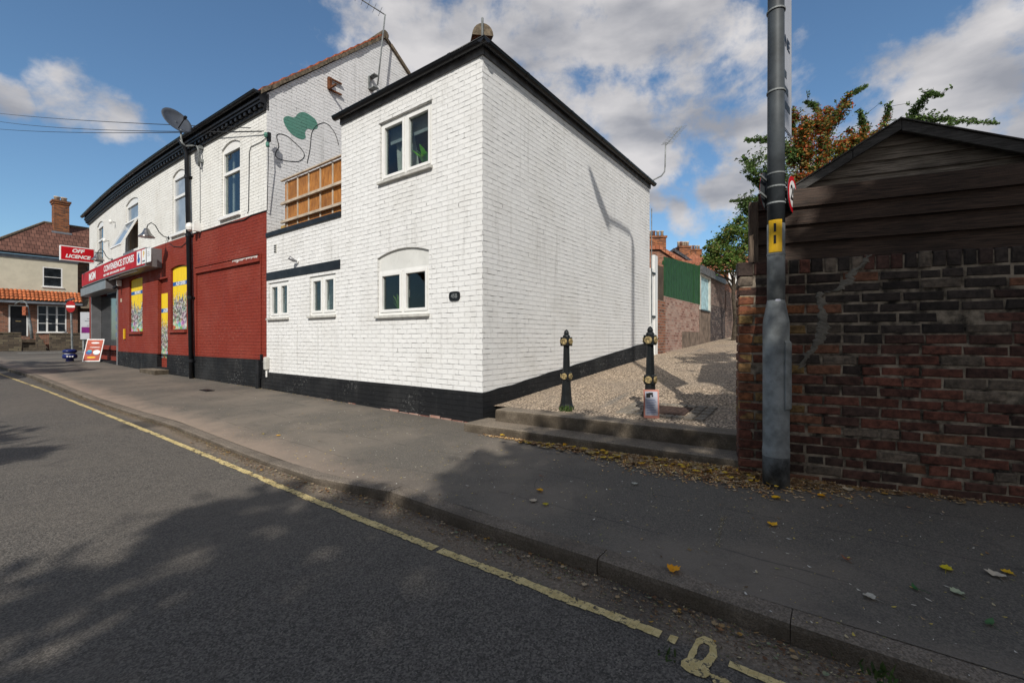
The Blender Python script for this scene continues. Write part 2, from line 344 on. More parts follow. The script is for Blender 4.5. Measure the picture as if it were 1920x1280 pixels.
def asphalt():
    t = NT("asphalt"); uv = t.tc.outputs['UV']; o = t.tc.outputs['Object']
    sp = t.vor(130, o, 'Color'); f = t.math('ADD', t.math('MULTIPLY', sp, .5), t.math('MULTIPLY', t.noise(60, 5, .7), .5))
    col = t.mix(t.ramp(f, .25, .85), (.046, .042, .037), (.205, .183, .158))
    col = t.mix(t.ramp(t.noise(.5, 6, .6), .4, .68, 0, .5), col, (.14, .122, .102))
    col = t.mix(t.ramp(t.noise(7, 6, .7), .45, .7, 0, .3), col, (.055, .05, .045))
    col = t.mix(t.ramp(t.vor(70, o), .10, .2, .5, 0), col, (.24, .22, .19))
    sep = t.N('ShaderNodeSeparateXYZ'); t.L(uv, sep.inputs[0])
    d = t.math('ABSOLUTE', t.math('SUBTRACT', sep.outputs[1], 2.52)); d = t.math('ADD', d, t.math('MULTIPLY', t.math('SUBTRACT', t.noise(3, 6, .65), .5), .16))
    col = t.mix(t.ramp(d, .06, .20, .85, 0), col, t.mix(t.ramp(t.noise(55, 5, .7), .3, .7), (.11, .085, .062), (.30, .24, .18)))
    st = t.ramp(t.vor(.45, t.warp(uv, 1.5, .5)), .09, .22, .6, 0); col = t.mix(st, col, (.02, .02, .021))
    h = t.math('ADD', t.vor(110, o), t.math('MULTIPLY', t.noise(160, 3), .5))
    return t.fin(col, .85, 0, t.bump(h, .6, .004), .25)
def paving():
    t = NT("paving_asphalt"); uv = t.tc.outputs['UV']; o = t.tc.outputs['Object']
    f = t.math('ADD', t.math('MULTIPLY', t.vor(170, o, 'Color'), .35), t.math('MULTIPLY', t.noise(80, 5, .7), .65))
    col = t.mix(t.ramp(f, .3, .75), (.078, .070, .058), (.185, .162, .134))
    col = t.mix(t.ramp(t.noise(.8, 7, .62), .42, .66, 0, .75), col, (.20, .168, .134))
    col = t.mix(t.ramp(t.noise(3.1, 7, .7, o, .4), .5, .72, 0, .45), col, (.072, .064, .056))
    uv0 = uv; mpv = t.N('ShaderNodeMapping'); mpv.inputs['Scale'].default_value = (1, 2.89, 1); mpv.inputs['Location'].default_value = (0, -.6, 0); t.L(uv0, mpv.inputs[0]); uv = mpv.outputs[0]; sep = t.N('ShaderNodeSeparateXYZ'); t.L(uv, sep.inputs[0])
    w = t.math('ADD', sep.outputs[1], t.math('MULTIPLY', t.math('SUBTRACT', t.noise(1.3, 5, .6, uv), .5), .12))
    for y0 in (.62, 1.28, 1.9):
        d = t.math('ABSOLUTE', t.math('SUBTRACT', w, y0)); k = t.math('MULTIPLY', t.ramp(d, .003, .012, 1, 0), t.ramp(t.noise(2.3, 4, .6, uv), .42, .55))
        col = t.mix(t.math('MULTIPLY', k, .45), col, (.03, .028, .025))
    dk = t.ramp(t.math('ADD', sep.outputs[1], t.math('MULTIPLY', t.math('SUBTRACT', t.noise(2.2, 6, .7, uv), .5), .9)), 1.75, 2.4, 0, .75)
    dk = t.math('MULTIPLY', dk, t.ramp(sep.outputs[0], -2.0, 1.0)); col = t.mix(dk, col, (.33, .25, .19))
    col = t.mix(t.ramp(t.vor(95, o), .05, .11, .5, 0), col, (.2, .2, .19))
    ck = t.vor(1.15, t.warp(uv, 3, .18), 'Distance', 'DISTANCE_TO_EDGE')
    col = t.mix(t.math('MULTIPLY', t.ramp(ck, .002, .007, .4, 0), t.ramp(t.noise(1.1, 3, .5, uv), .60, .66)), col, (.02, .02, .02))
    return t.fin(col, .82, 0, t.bump(t.math('ADD', t.noise(110, 4, .7), t.vor(90, o)), .5, .004), .35)
def gravel():
    t = NT("alley_gravel"); o = t.tc.outputs['Object']; cc = t.vor(44, o, 'Color')
    col = t.mix(t.ramp(cc, .15, .85), (.25, .19, .135), (.80, .63, .46)); col = t.mix(t.ramp(t.vor(44, o), .42, .72, 0, .9), col, (.09, .07, .05))
    col = t.mix(t.ramp(t.noise(.9, 6, .65), .42, .66, 0, .6), col, (.28, .23, .18)); col = t.mix(t.ramp(t.noise(.5, 5, .6, t.tc.outputs['UV'], 0, (.25, 2, 1)), .56, .66, 0, .7), col, (.15, .15, .14))
    col = t.mix(t.ramp(t.noise(5, 6, .6), .66, .76, 0, .6), col, (.07, .10, .03))
    return t.fin(col, .9, 0, t.bump(t.vor(44, o), 1.0, .014), .25)
def concrete(name, c, dirt_shade=0.0):
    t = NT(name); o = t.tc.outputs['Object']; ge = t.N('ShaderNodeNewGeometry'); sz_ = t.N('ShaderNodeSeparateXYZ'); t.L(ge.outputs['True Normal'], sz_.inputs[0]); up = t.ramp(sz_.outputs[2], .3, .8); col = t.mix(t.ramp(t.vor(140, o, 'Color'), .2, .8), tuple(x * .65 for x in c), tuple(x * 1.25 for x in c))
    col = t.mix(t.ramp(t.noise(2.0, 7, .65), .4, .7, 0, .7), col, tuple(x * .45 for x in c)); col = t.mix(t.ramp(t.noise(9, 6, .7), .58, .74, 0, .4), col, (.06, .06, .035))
    if dirt_shade: col = t.mix(t.math('MULTIPLY', t.math('SUBTRACT', 1.0, up), t.ramp(t.noise(3.3, 6, .7), .3, .6, dirt_shade * .5, dirt_shade)), col, (.045, .034, .022))  # upright faces darkened: riser shade put into the colour, along with dirt
    return t.fin(col, .88, 0, t.bump(t.math('ADD', t.vor(130, o), t.noise(20, 5, .7)), .6, .006), .3)
def poster_mat(seed):
    t = NT("poster_print"); uv = t.tc.outputs['UV']; sep = t.N('ShaderNodeSeparateXYZ'); t.L(uv, sep.inputs[0]); y = sep.outputs[1]
    mp = t.N('ShaderNodeMapping'); mp.inputs['Scale'].default_value = (7, 16, 1); mp.inputs['Location'].default_value = (seed * 3.3, seed, 0); t.L(uv, mp.inputs[0]); v = mp.outputs[0]
    cells = t.vor(1.0, v, 'Color'); hsv = t.mix(.35, cells, t.noise(2.2, 4, .6, v))
    bot = t.mix(t.ramp(t.noise(1.4, 5, .7, v), .42, .62), (.015, .015, .02), (.55, .55, .50)); bot = t.mix(t.ramp(y, .0,   .22, .7, .14), bot, t.mix(.3, cells, (.25, .3, .04)))
    yel = t.mix(t.ramp(t.noise(1.2, 3, .5, v, 0, (2.0, .1, 1)), .5, .62, 0, .30), (.80, .56, .02), (.50, .33, .01))
    edge = t.math('ADD', y, t.math('MULTIPLY', t.math('SUBTRACT', t.noise(1.7, 3, .6, v, 0, (1.2, .12, 1)), .5), .75))
    col = t.mix(t.ramp(edge, .50, .53), bot, yel)
    b = t.math('MULTIPLY', t.ramp(y, .70, .703), t.ramp(y, .765, .768, 1, 0)); col = t.mix(b, col, (.02, .12, .36))
    return t.fin(col, .6, 0, t.bump(t.noise(6, 3, .5, uv, 0, (6, .3, 1)), .25, .01), .25)

M = {}
M['white'] = painted_brick("white_painted_brick", (.80, .798, .785), (.09, .09, .09), (.64, .63, .60))
M['cream'] = painted_brick("shop_white_brick", (.79, .785, .75), (.14, .135, .125), (.63, .61, .56), .55)
M['gable'] = painted_brick("gable_white_brick", (.80, .80, .80), (.14, .14, .14), (.62, .62, .61), .75)
M['red'] = painted_brick("red_painted_brick", (.225, .034, .021), (.05, .008, .006), (.27, .06, .04), .5, .075, (.33, .10, .07))
M['plinth'] = painted_brick("black_painted_plinth", (.013, .0135, .015), (.004, .004, .004), (.05, .05, .05), .6, .078, (.16, .16, .155))
M['black'] = plain("black_paint", (.014, .015, .018), .45, var=.3, dirt=(.05, .05, .05)); M['blackpl'] = plain("black_plastic", (.012, .013, .016), .3, bump=.05)
M['fascia'] = plain("dark_grey_fascia", (.13, .13, .135), .55, var=.3, dirt=(.22, .21, .2), sc=7)
M['upvc'] = plain("white_upvc", (.78, .775, .75), .35, var=.04, bump=.03, dirt=(.52, .50, .44)); M['sill'] = plain("weathered_sill", (.55, .54, .50), .6, var=.15, dirt=(.2, .19, .16), sc=9)
M['render'] = plain("white_render_panel", (.66, .66, .63), .7, var=.06, bump=.4, dirt=(.45, .44, .40))
M['glass'] = glass_mat("clear_pane"); M['darkglass'] = plain("dark_pane", (.02, .024, .028), .06, bump=.0, var=.3, spec=.9)
M['greyglass'] = plain("net_curtain_pane", (.30, .34, .38), .12, bump=.0, var=.25, sc=1.3, spec=.8)
M['room'] = plain("dark_interior", (.05, .045, .042), .9); M['curtain'] = plain("pale_curtain", (.55, .54, .48), .9, var=.15); M['blind'] = plain("grey_blind", (.42, .44, .45), .7)
M['clay'] = plain("clay_tile", (.36, .105, .05), .85, var=.4, sc=8, bump=.5, dirt=(.10, .085, .07)); M['lichen'] = plain("lichen_mortar", (.17, .135, .095), .95, var=.35, sc=14, bump=.9, dirt=(.06, .055, .05))
M['steel'] = plain("galvanised_steel", (.22, .235, .235), .6, .05, var=.3, sc=7, bump=.1, dirt=(.13, .14, .145)); M['alu'] = plain("grey_aluminium", (.26, .26, .27), .4, .4, var=.12, bump=.03)
M['chrome'] = plain("brushed_chrome", (.35, .34, .33), .22, .9, bump=.02); M['rust'] = plain("rusty_iron", (.16, .06, .025), .9, var=.4, sc=20)
M['tar'] = plain('tarred_steel', (.11, .118, .122), .6, .2, var=.5, sc=9, bump=.3, dirt=(.20, .21, .22)); M['dishgrey'] = plain("dish_grey", (.07, .08, .10), .5, bump=.05); M['polegrey'] = plain("pole_dark_grey", (.070, .080, .088), .55, .1, var=.3, sc=3, bump=.06, dirt=(.09, .10, .11))
M['signred'] = plain("sign_red", (.50, .006, .014), .5, var=.08, bump=.0, spec=.15); M['fasred'] = plain("fascia_red", (.42, .010, .016), .55, var=.12, bump=.0, spec=.12)
M['signwhite'] = plain("sign_white", (.80, .80, .79), .35, var=.05, bump=.0); M['signblack'] = plain("sign_black", (.012, .012, .012), .4, bump=0); M['signblue'] = plain("sign_blue", (.03, .09, .30), .4, bump=0)
M['yellow'] = plain("plate_yellow", (.72, .42, .01), .45, var=.12, bump=.05); M['gold'] = plain("worn_gold_paint", (.38, .29, .14), .6, var=.45, sc=40, bump=.5, dirt=(.06, .05, .04))
M['iron'] = plain("black_iron", (.010, .012, .013), .42, var=.3, sc=12, bump=.35, bs=30, dirt=(.03, .032, .03))
M['ply'] = wood("varnished_ply", (.28, .105, .022), (.50, .215, .05), (8, 1.5, 1), .4, True, True); M['batten'] = plain("pale_batten", (.52, .43, .33), .7, var=.2)
M['mint'] = painted_brick("mural_green", (.10, .26, .205), (.03, .06, .05), (.13, .27, .22), .7); M['muralblk'] = plain("mural_black", (.03, .032, .035), .8)
def worn_paint():
    t = NT("worn_yellow_paint"); o = t.tc.outputs['Object']; col = t.mix(t.ramp(t.noise(18, 6, .7), .3, .7), (.50, .38, .155), (.74, .60, .30))
    w = t.math('ADD', t.noise(38, 6, .75), t.math('MULTIPLY', t.noise(5, 5, .6), .5)); col = t.mix(t.ramp(w, .78, .86), col, (.075, .066, .055)); return t.fin(col, .85, 0, t.bump(t.noise(110, 4, .7), .8, .004), .3)
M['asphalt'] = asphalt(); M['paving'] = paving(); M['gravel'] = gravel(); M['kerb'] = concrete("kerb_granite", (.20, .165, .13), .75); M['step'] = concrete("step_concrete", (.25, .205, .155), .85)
M['sett'] = concrete('pale_sett', (.30, .26, .21)); M['liney'] = worn_paint(); M['linew'] = plain("road_white_paint", (.45, .45, .43), .8, var=.3, sc=20)
M['board'] = wood("dark_brown_boards", (.014, .008, .005), (.075, .045, .030), (1.5, 30, 1), .6, True, True); M['shedboard'] = wood("grey_weathered_boards", (.06, .05, .04), (.32, .27, .22), (1.2, 28, 1), .85, True)
M['barge'] = wood("black_bargeboard", (.03, .028, .026), (.095, .09, .085), (2, 20, 1), .7); M['post'] = wood("brown_post", (.06, .042, .03), (.15, .11, .08), (30, 2, 1), .8)
M['brickattr'] = attr_mat("old_dark_brick", .82, 0, .45, 22, 1.0); M['mortar'] = plain("sandy_mortar", (.23, .19, .145), .95, var=.6, sc=9, bump=1.0, bs=70, dirt=(.07, .06, .05)); M['cement'] = plain("grey_cement_smear", (.165, .15, .125), .95, var=.25, sc=12, bump=1.0, bs=50)
M['leaf'] = attr_mat("leaf_tones", .6, .25, .2, 8, .2); M['litter'] = attr_mat("fallen_leaf_tones", .8, 0, .12, 60, .3); M['bark'] = plain("bark", (.07, .055, .04), .9, var=.4, sc=10, bump=.9, bs=25)
M['farbrick'] = raw_brick("orange_red_brick", [(.11, .045, .03), (.27, .10, .055), (.34, .14, .08)], (.25, .22, .18)); M['brownbrick'] = raw_brick("brown_brick", [(.07, .04, .03), (.16, .08, .05), (.22, .11, .06)], (.14, .12, .10))
M['wornbrick'] = raw_brick("worn_pale_brick", [(.16, .06, .045), (.33, .17, .13), (.45, .32, .26)], (.34, .27, .22), mott=(.40, .30, .25), mottamt=.65); M['graybrick'] = raw_brick("grimy_brick", [(.06, .045, .04), (.17, .10, .08), (.26, .18, .15)], (.22, .18, .15), mott=(.22, .17, .14))
M['speckbrick'] = raw_brick("peeling_black_brick", [(.02, .018, .02), (.07, .045, .04), (.20, .16, .14)], (.11, .09, .08), mott=(.05, .045, .05)); M['chimbrick'] = raw_brick("chimney_brick", [(.09, .035, .02), (.25, .085, .035), (.42, .15, .05)], (.16, .12, .09))
M['stonewall'] = raw_brick("garden_wall_stone", [(.05, .04, .03), (.13, .10, .07), (.20, .17, .11)], (.07, .06, .05), .14, .42, .014)
M['creamrender'] = plain("cream_render", (.60, .55, .43), .85, var=.07, sc=2, bump=.3); M['greenboard'] = plain("green_boards", (.018, .075, .022), .6, var=.2, sc=6); M['bluedoor'] = plain("pale_blue_door", (.40, .60, .64), .6, var=.25, sc=5, dirt=(.7, .72, .7)); M['cementbase'] = plain("brown_cement_base", (.20, .15, .115), .95, var=.3, sc=4, bump=.6)
def tile_mat(name, c1, c2, row=.30, w=.24):
    t = NT(name); uv = t.tc.outputs['UV']; br = t.brick(uv, w, row, .012, .4, (0, 0, 0), (1, 1, 1), (.5, .5, .5)); col = t.mix(br.outputs['Color'], c1, c2)
    col = t.mix(t.ramp(t.noise(1.3, 6, .7), .45, .7, 0, .5), col, tuple(x * .5 for x in c1)); col = t.mix(br.outputs['Fac'], col, tuple(x * .25 for x in c1))
    return t.fin(col, .85, 0, t.bump(t.math('MULTIPLY', br.outputs['Fac'], -1), .9, .03), .3)
M['roofbrown'] = tile_mat("brown_roof_tiles", (.115, .052, .038), (.19, .09, .065)); M['rooforange'] = tile_mat("orange_roof_tiles", (.30, .10, .05), (.42, .17, .09)); M['roofslate'] = tile_mat("slate_roof", (.05, .052, .06), (.09, .09, .10))
M['blue'] = plain("deep_blue_plastic", (.012, .02, .12), .35); M['noentry'] = plain("no_entry_red", (.35, .01, .01), .4); M['purple'] = plain("purple_band", (.16, .01, .13), .45); M['boardgrey'] = plain("notice_grey", (.42, .43, .46), .5, var=.05)
M['lead'] = plain("lead_flashing", (.22, .24, .27), .5, .3); M['grass'] = attr_mat("grass_green", .7, .2, .2, 10, .1); M['pink'] = plain("flyer_pink", (.52, .22, .17), .7, var=.12); M['paper'] = plain("flyer_paper", (.47, .48, .55), .7, var=.1, sc=20)
M['turq'] = plain("turquoise_litter", (.02, .38, .50), .5); M['tan'] = plain("tan_wood", (.30, .19, .10), .8, var=.2); M['sand'] = plain("yellow_block", (.42, .28, .10), .9, var=.2); M['peel'] = plain("peeling_white", (.62, .55, .52), .8, var=.2)
le = NT("warm_lamp_glow"); le.b.inputs['Emission Color'].default_value = (1, .33, .06, 1); le.b.inputs['Emission Strength'].default_value = 9; M['glow'] = le.fin((.8, .4, .1))

# ------------------------------------------------------------------ ground, road, pavement, kerb
def rise(s): x = min(1, max(0, (s - 28) / 9)); return .0125 * min(28, max(0, s)) + .15 * x * x * (3 - 2 * x)
def drop(s):                                            # lowered kerb in front of the white house
    a = min(1, max(0, (s + 1.0) / 1.3)); b = min(1, max(0, (10.5 - s) / 2.5)); return a * b
RZ = -.125
def trace(pxs, zoff):                                   # offset n(s) from the front line of a kerb or painted line seen in the photograph
    out = []
    for px, py in pxs:
        s = 5.0
        for _ in range(8): p = gnd(px, py, rise(s) + zoff) - C0; s = p.dot(D)
        out.append((s, p.dot(NN)))
    return sorted(out)
def lerp_tab(T, s):
    if s <= T[0][0]: return T[0][1]
    for (a, x), (b, y) in zip(T, T[1:]):
        if s <= b: return x + (y - x) * (s - a) / (b - a)
    return T[-1][1]
KT = trace([(0, 687), (60, 704), (113, 725), (243, 767), (317, 788), (450, 840), (600, 893), (729, 922), (882, 975), (1101, 1044), (1427, 1154)], -.04)
YT = trace([(0, 701), (87, 732), (300, 817), (500, 900), (633, 955), (846, 1039), (1210, 1177)], -.121)
def KN_(s): return lerp_tab(KT, s)
KN = 2.41
def kerbz(s): return -.03 - .055 * drop(s) + rise(s)
def z0(s): return .065 * min(1, max(0, (-s - .5) / 3.0)) + rise(s)
def pavz(s, n):
    f = min(1, max(0, n / KN_(s))); f = f * .35 + .65 * f ** 3 if drop(s) > 0 else f
    return z0(s) * (1 - f) + kerbz(s) * f - .004
g = MB(); g.quad((-600, -400, -.45), (600, -400, -.45), (600, 900, -.45), (-600, 900, -.45)); tag(g.build("ground", M['asphalt']), kind="structure")
def grid(fr, A, B, zf):
    m = MB(fr); vs = [(a, b, zf(a, b)) for a in A for b in B]; nb = len(B)
    return m.add(vs, [(i * nb + j, (i + 1) * nb + j, (i + 1) * nb + j + 1, i * nb + j + 1) for i in range(len(A) - 1) for j in range(nb - 1)])
A = [-30 + i * 1.0 for i in range(111)]; B = [-40, -20, -8, -4, -1, 1, 2, 2.3, 2.45, 2.7, 3, 4, 6, 9, 14, 20]
road = grid(F, A, B, lambda s, n: RZ + rise(s) - .02 * max(0, min(1, (n - 2.4) / 4)) * 0).build("road", M['asphalt'], smooth=True); tag(road, kind="structure")
A = [-14 + i * .25 for i in range(170)]; B = [i / 19 for i in range(20)]
def pz(s, n): return pavz(s, n) + .006 * mnoise.noise(Vector((s * .8, n * 1.4, 0)))
PF = lambda s, f, z: F(s, -.6 + f * (KN_(s) - .128 + .6), z)
pave = grid(PF, A, B, lambda s, f: pz(s, -.6 + f * (KN_(s) - .128 + .6))).build("pavement", M['paving'], smooth=True); tag(pave, kind="structure")
A = [22.9 + i * .5 for i in range(13)]; B = [-7, -5, -3, -1.5, -.6]
tag(grid(F, A, B, lambda s, n: z0(s) - .004).build("side_pavement", M['paving'], smooth=True), kind="structure")
kb = MB(F); s = -12.0; rnd = random.Random(3)
while s < 28:
    L = .915 if s < 1 or s > 9.5 else .62
    e = s + L - .0035; j = rnd.uniform(-.004, .004); vs = []; a = [(s, kerbz(s)), (e, kerbz(e))]
    prof = [(KN - .135, -.2), (KN - .135, 0.0), (KN - .028, 0.0), (KN - .008, -.008), (KN, -.03), (KN + .004, -.2)]
    for (x, zt) in a: vs += [(x, n - KN + KN_(x) + j, zt + dz + j * .5 if dz > -.15 else -.3) for n, dz in prof]
    k = len(prof); kb.add(vs, [(i, (i + 1) % k, k + (i + 1) % k, k + i) for i in range(k)] + [tuple(range(k)), tuple(range(2 * k - 1, k - 1, -1))]); s += L
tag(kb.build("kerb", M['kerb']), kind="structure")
# yellow line, ragged and worn
yl = MB(F); rnd = random.Random(5); s = -9.0
while s < 27:
    st = .035 if s < 6 else .12
    nz = mnoise.noise(Vector((s * 3, 0, 0))); worn = mnoise.noise(Vector((s * 9, 4, 0)))
    if -3.60 < s < -3.38 or -3.345 < s < -3.32 or worn > .46: s += st; continue
    w = .032 + .007 * nz + rnd.uniform(-.007, .003); c = lerp_tab(YT, s) + .006 * nz; zz = RZ + .004 + rise(s)
    if s < -3.6: w *= .72; c += .015
    yl.quad((s, c - w, zz), (s + st * .98, c - w + rnd.uniform(-.004, .004), zz), (s + st * .98, c + w + rnd.uniform(-.004, .004), zz), (s, c + w, zz)); s += st
tag(yl.build("yellow_line", M['liney']), kind="structure")
ym = MB(); base = []
_old = [(1313, 1192), (1332, 1196), (1344, 1206), (1345, 1232), (1333, 1246), (1326, 1262), (1346, 1264), (1372, 1276), (1392, 1290), (1360, 1296), (1330, 1280), (1300, 1262), (1278, 1250), (1276, 1238), (1290, 1230), (1296, 1222), (1300, 1204)]
OUT = [(1306, 1197), (1320, 1191), (1336, 1197), (1344, 1210), (1345, 1229), (1336, 1243), (1329, 1252), (1334, 1262), (1322, 1271), (1303, 1265), (1286, 1256), (1277, 1247), (1277, 1238), (1289, 1231), (1294, 1219), (1299, 1208)]
INN = [(1314, 1206), (1320, 1203), (1327, 1207), (1331, 1213), (1331, 1221), (1326, 1228), (1322, 1232), (1317, 1236), (1313, 1238), (1308, 1236), (1304, 1234), (1301, 1232), (1302, 1229), (1305, 1225), (1307, 1219), (1310, 1212)]
def jit(p, k): return (p[0] + random.uniform(-k, k), p[1] + random.uniform(-k, k) * .8)
OO = [jit(q, 1.2) for a, b in zip(OUT, OUT[1:] + OUT[:1]) for q in (a, ((a[0] + b[0]) / 2, (a[1] + b[1]) / 2))]; II = [jit(q, 1.0) for a, b in zip(INN, INN[1:] + INN[:1]) for q in (a, ((a[0] + b[0]) / 2, (a[1] + b[1]) / 2))]
kk = len(OO); ym.add([gnd(x, y, RZ + .0045) for x, y in OO + II], [(i, kk + i, kk + (i + 1) % kk, (i + 1) % kk) for i in range(kk)])
for P_ in ([(1330, 1262), (1346, 1264), (1362, 1272), (1384, 1286), (1400, 1300), (1370, 1300), (1340, 1284)], [(1300, 1240), (1312, 1243), (1322, 1250), (1316, 1256), (1302, 1252)]): ym.add([gnd(x, y, RZ + .0065) for x, y in reversed(P_)], [tuple(range(len(P_)))])
tag(ym.build("yellow_patch", M['liney']), kind="structure")
wm = MB(F)
for (sa, sb, na, nb) in ((33, 33.15, -3, 1.2), (33.5, 33.65, -3, 1.2), (31, 38, 4.2, 4.35), (36.2, 36.35, -1, 2.8)):
    wm.quad(*[(x, y, RZ + rise(x) + .03) for x, y in ((sa, na), (sb, na), (sb, nb), (sa, nb))])
tag(wm.build("white_road_marking", M['linew']), kind="structure")
# alley surface and the two concrete steps
def allz(t, n): return (.226 + .075 * t if t < 7 else .751 + .047 * (t - 7)) + .016 * min(n, 3.5)
A = [.22 + i * .5 for i in range(52)]; B = [-.3 + i * .5 for i in range(15)]
tag(grid(G, A, B, lambda t, n: allz(t, n) + .008 * mnoise.noise(Vector((t, n, 0)) * 1.5)).build("alley", M['gravel'], smooth=True), kind="structure")
def step_block(name, n_l, n_r, zl, zr, back, s0, s1, zb):
    m = MB(F); k = 14; vs = []
    for i in range(k + 1):
        f = i / k; s = s0 + (s1 - s0) * f; n = n_l + (n_r - n_l) * f + .006 * mnoise.noise(Vector((s * 2, zl * 9, 0))); z = zl + (zr - zl) * f + .004 * mnoise.noise(Vector((s * 3, 1, 0)))
        vs += [(s, back, zb), (s, back, z), (s, n - .03, z), (s, n - .008, z - .007), (s, n, z - .028), (s, n + .006, zb)]
    fs = [(6 * i + j, 6 * i + (j + 1) % 6, 6 * i + 6 + (j + 1) % 6, 6 * i + 6 + j) for i in range(k) for j in range(6)] + [tuple(range(6)), tuple(range(6 * k + 5, 6 * k - 1, -1))]
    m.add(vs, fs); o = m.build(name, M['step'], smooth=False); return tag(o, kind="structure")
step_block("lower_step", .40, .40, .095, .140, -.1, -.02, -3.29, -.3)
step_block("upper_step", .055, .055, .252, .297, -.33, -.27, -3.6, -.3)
# setts and drain lid beside the right bollard
se = MB(G); rnd = random.Random(9)
for i in range(9):
    for j in range(5):
        if 3 <= i <= 6 and 1 <= j <= 3: continue
        n0, t0 = 1.75 + i * .115, .42 + j * .15; z = allz(t0 + .135, n0 + .1) + .006 + rnd.uniform(0, .006)
        se.box(n0 * 0 + t0, t0 + .135, n0, n0 + .10, z - .05, z)
tag(se.build("paving_setts", M['sett'], bevel=.006), kind="structure")
dr = MB(G); ZD = lambda t, n, h: allz(t, n) + h; B8 = lambda t0, t1, n0, n1, h0, h1: dr.add([(t, n, ZD(t, n, h)) for h in (h0, h1) for t, n in ((t0, n0), (t1, n0), (t1, n1), (t0, n1))], [(0, 3, 2, 1), (4, 5, 6, 7), (0, 1, 5, 4), (1, 2, 6, 5), (2, 3, 7, 6), (3, 0, 4, 7)])
B8(.58, .98, 2.11, 2.52, -.05, .012)
for i in range(6): B8(.61, .95, 2.14 + i * .062, 2.165 + i * .062, .012, .015)
tag(dr.build("drain_cover", plain('rusty_drain', (.07, .042, .032), .9, var=.3, sc=20)), "rusty square drain cover set in brick paving behind the right bollard", "drain cover")
lid = MB(F); s_, n_ = 0, 0
p = gnd(388, 738, -.0); rel = p - C0; s_ = rel.dot(D); n_ = rel.dot(NN); zz = pavz(s_, n_) + .012
lid.box(s_ - .2, s_ + .2, n_ - .08, n_ + .08, zz - .03, zz); lid.box(s_ - .17, s_ + .17, n_ - .05, n_ + .05, zz, zz + .003)
tag(lid.build("manhole_cover", M['iron']), "small dark iron cover in the pavement in front of the red wall", "manhole cover")

# ------------------------------------------------------------------ windows
def casement(fr, a0, a1, z0_, z1_, b, parent, handle=1, arch_panel=None, glass='glass', sill=True):
    """two-light window, outer frame, two sashes; returns the window part"""
    f = MB(fr); w = .045; mid = (a0 + a1) / 2
    for q in ((a0, a0 + w, z0_, z1_), (a1 - w, a1, z0_, z1_), (mid - .028, mid + .028, z0_ + w, z1_ - w), (a0 + w, a1 - w, z0_, z0_ + w), (a0 + w, a1 - w, z1_ - w, z1_)):
        f.box(q[0], q[1], b - .07, b, q[2], q[3])
    win = f.build("window", M['upvc'], parent, bevel=.004)
    for (x0, x1) in ((a0 + w + .002, mid - .030), (mid + .030, a1 - w - .002)):
        sh = MB(fr); e = .048; y0, y1 = z0_ + w + .002, z1_ - w - .002
        for q in ((x0, x0 + e, y0, y1), (x1 - e, x1, y0, y1), (x0 + e, x1 - e, y0, y0 + e), (x0 + e, x1 - e, y1 - e, y1)): sh.box(q[0], q[1], b - .055, b + .014, q[2], q[3])
        sh.build("sash", M['upvc'], win, bevel=.005)
        p = MB(fr); p.box(x0 + e - .004, x1 - e + .004, b - .034, b - .026, y0 + e - .004, y1 - e + .004); p.build("pane", M[glass], win)
    if handle:
        hd = MB(fr); hx = mid - .052; hz = (z0_ + z1_) / 2 - .07; hd.box(hx - .010, hx + .010, b - .09, b - .06, hz - .02, hz + .10); hd.build("handle", M['upvc'], win, bevel=.004)
    if sill:
        sl_ = MB(fr); sl_.box(a0 - .03, a1 + .03, b - .05, b + .085, z0_ - .05, z0_ - .004); sl_.build("sill", M['sill'], win, bevel=.006)
    return win
def room(fr, a0, a1, z0_, z1_, b, depth, parent):
    r = MB(fr); A0, A1, Z0, Z1, B0, B1 = a0 - .3, a1 + .3, z0_ - .3, z1_ + .2, b - depth, b - .12
    r.quad((A0, B0, Z0), (A1, B0, Z0), (A1, B0, Z1), (A0, B0, Z1)); r.quad((A0, B0, Z0), (A0, B1, Z0), (A0, B1, Z1), (A0, B0, Z1)); r.quad((A1, B0, Z0), (A1, B1, Z0), (A1, B1, Z1), (A1, B0, Z1))
    r.quad((A0, B0, Z0), (A1, B0, Z0), (A1, B1, Z0), (A0, B1, Z0)); r.quad((A0, B0, Z1), (A1, B0, Z1), (A1, B1, Z1), (A0, B1, Z1)); return r.build("room", M['room'], parent)

# ------------------------------------------------------------------ white corner house
WT = 5.14
house = empty("white_house", F(0, 0, 0), "white painted brick corner house with a black plinth, two storeys and a low wing", "house")
UW = (1.013, 2.254, 3.82, 4.797); LW = (1.08, 2.325, 1.583, 2.33); SA = (5.32, 6.18, 1.645, 2.41); SB = (3.585, 4.484, 1.645, 2.41)
PL = .45
w = MB(F)
w.wall(0, 3.39, PL, WT, 0, [(UW[0] - .008, UW[1] + .008, UW[2] - .05, UW[3] + .008), (LW[0] - .008, LW[1] + .008, LW[2] - .05, 2.65)], .12)
w.arch(LW[0] - .008, LW[1] + .008, 2.65, .10, 0, .05)
w.build("front_wall", M['white'], house)
w = MB(F); w.wall(3.39, GS, PL, 3.43, 0, [(SA[0] - .006, SA[1] + .006, SA[2] - .05, SA[3] + .006), (SB[0] - .006, SB[1] + .006, SB[2] - .05, SB[3] + .006)], .12)
w.wall(3.39, GS, PL, 3.43, -.3); w.build("wing_wall", M['white'], house)
w = MB(G)                                                 # side wall; its painted base climbs with the alley
def plz(t): return .44 + .10 * t
n = 20; vs = []
for i in range(n + 1): t = 6.75 * i / n; vs += [(t, 0, plz(t) + .02 * mnoise.noise(Vector((t * 2, 0, 0)))), (t, 0, WT)]
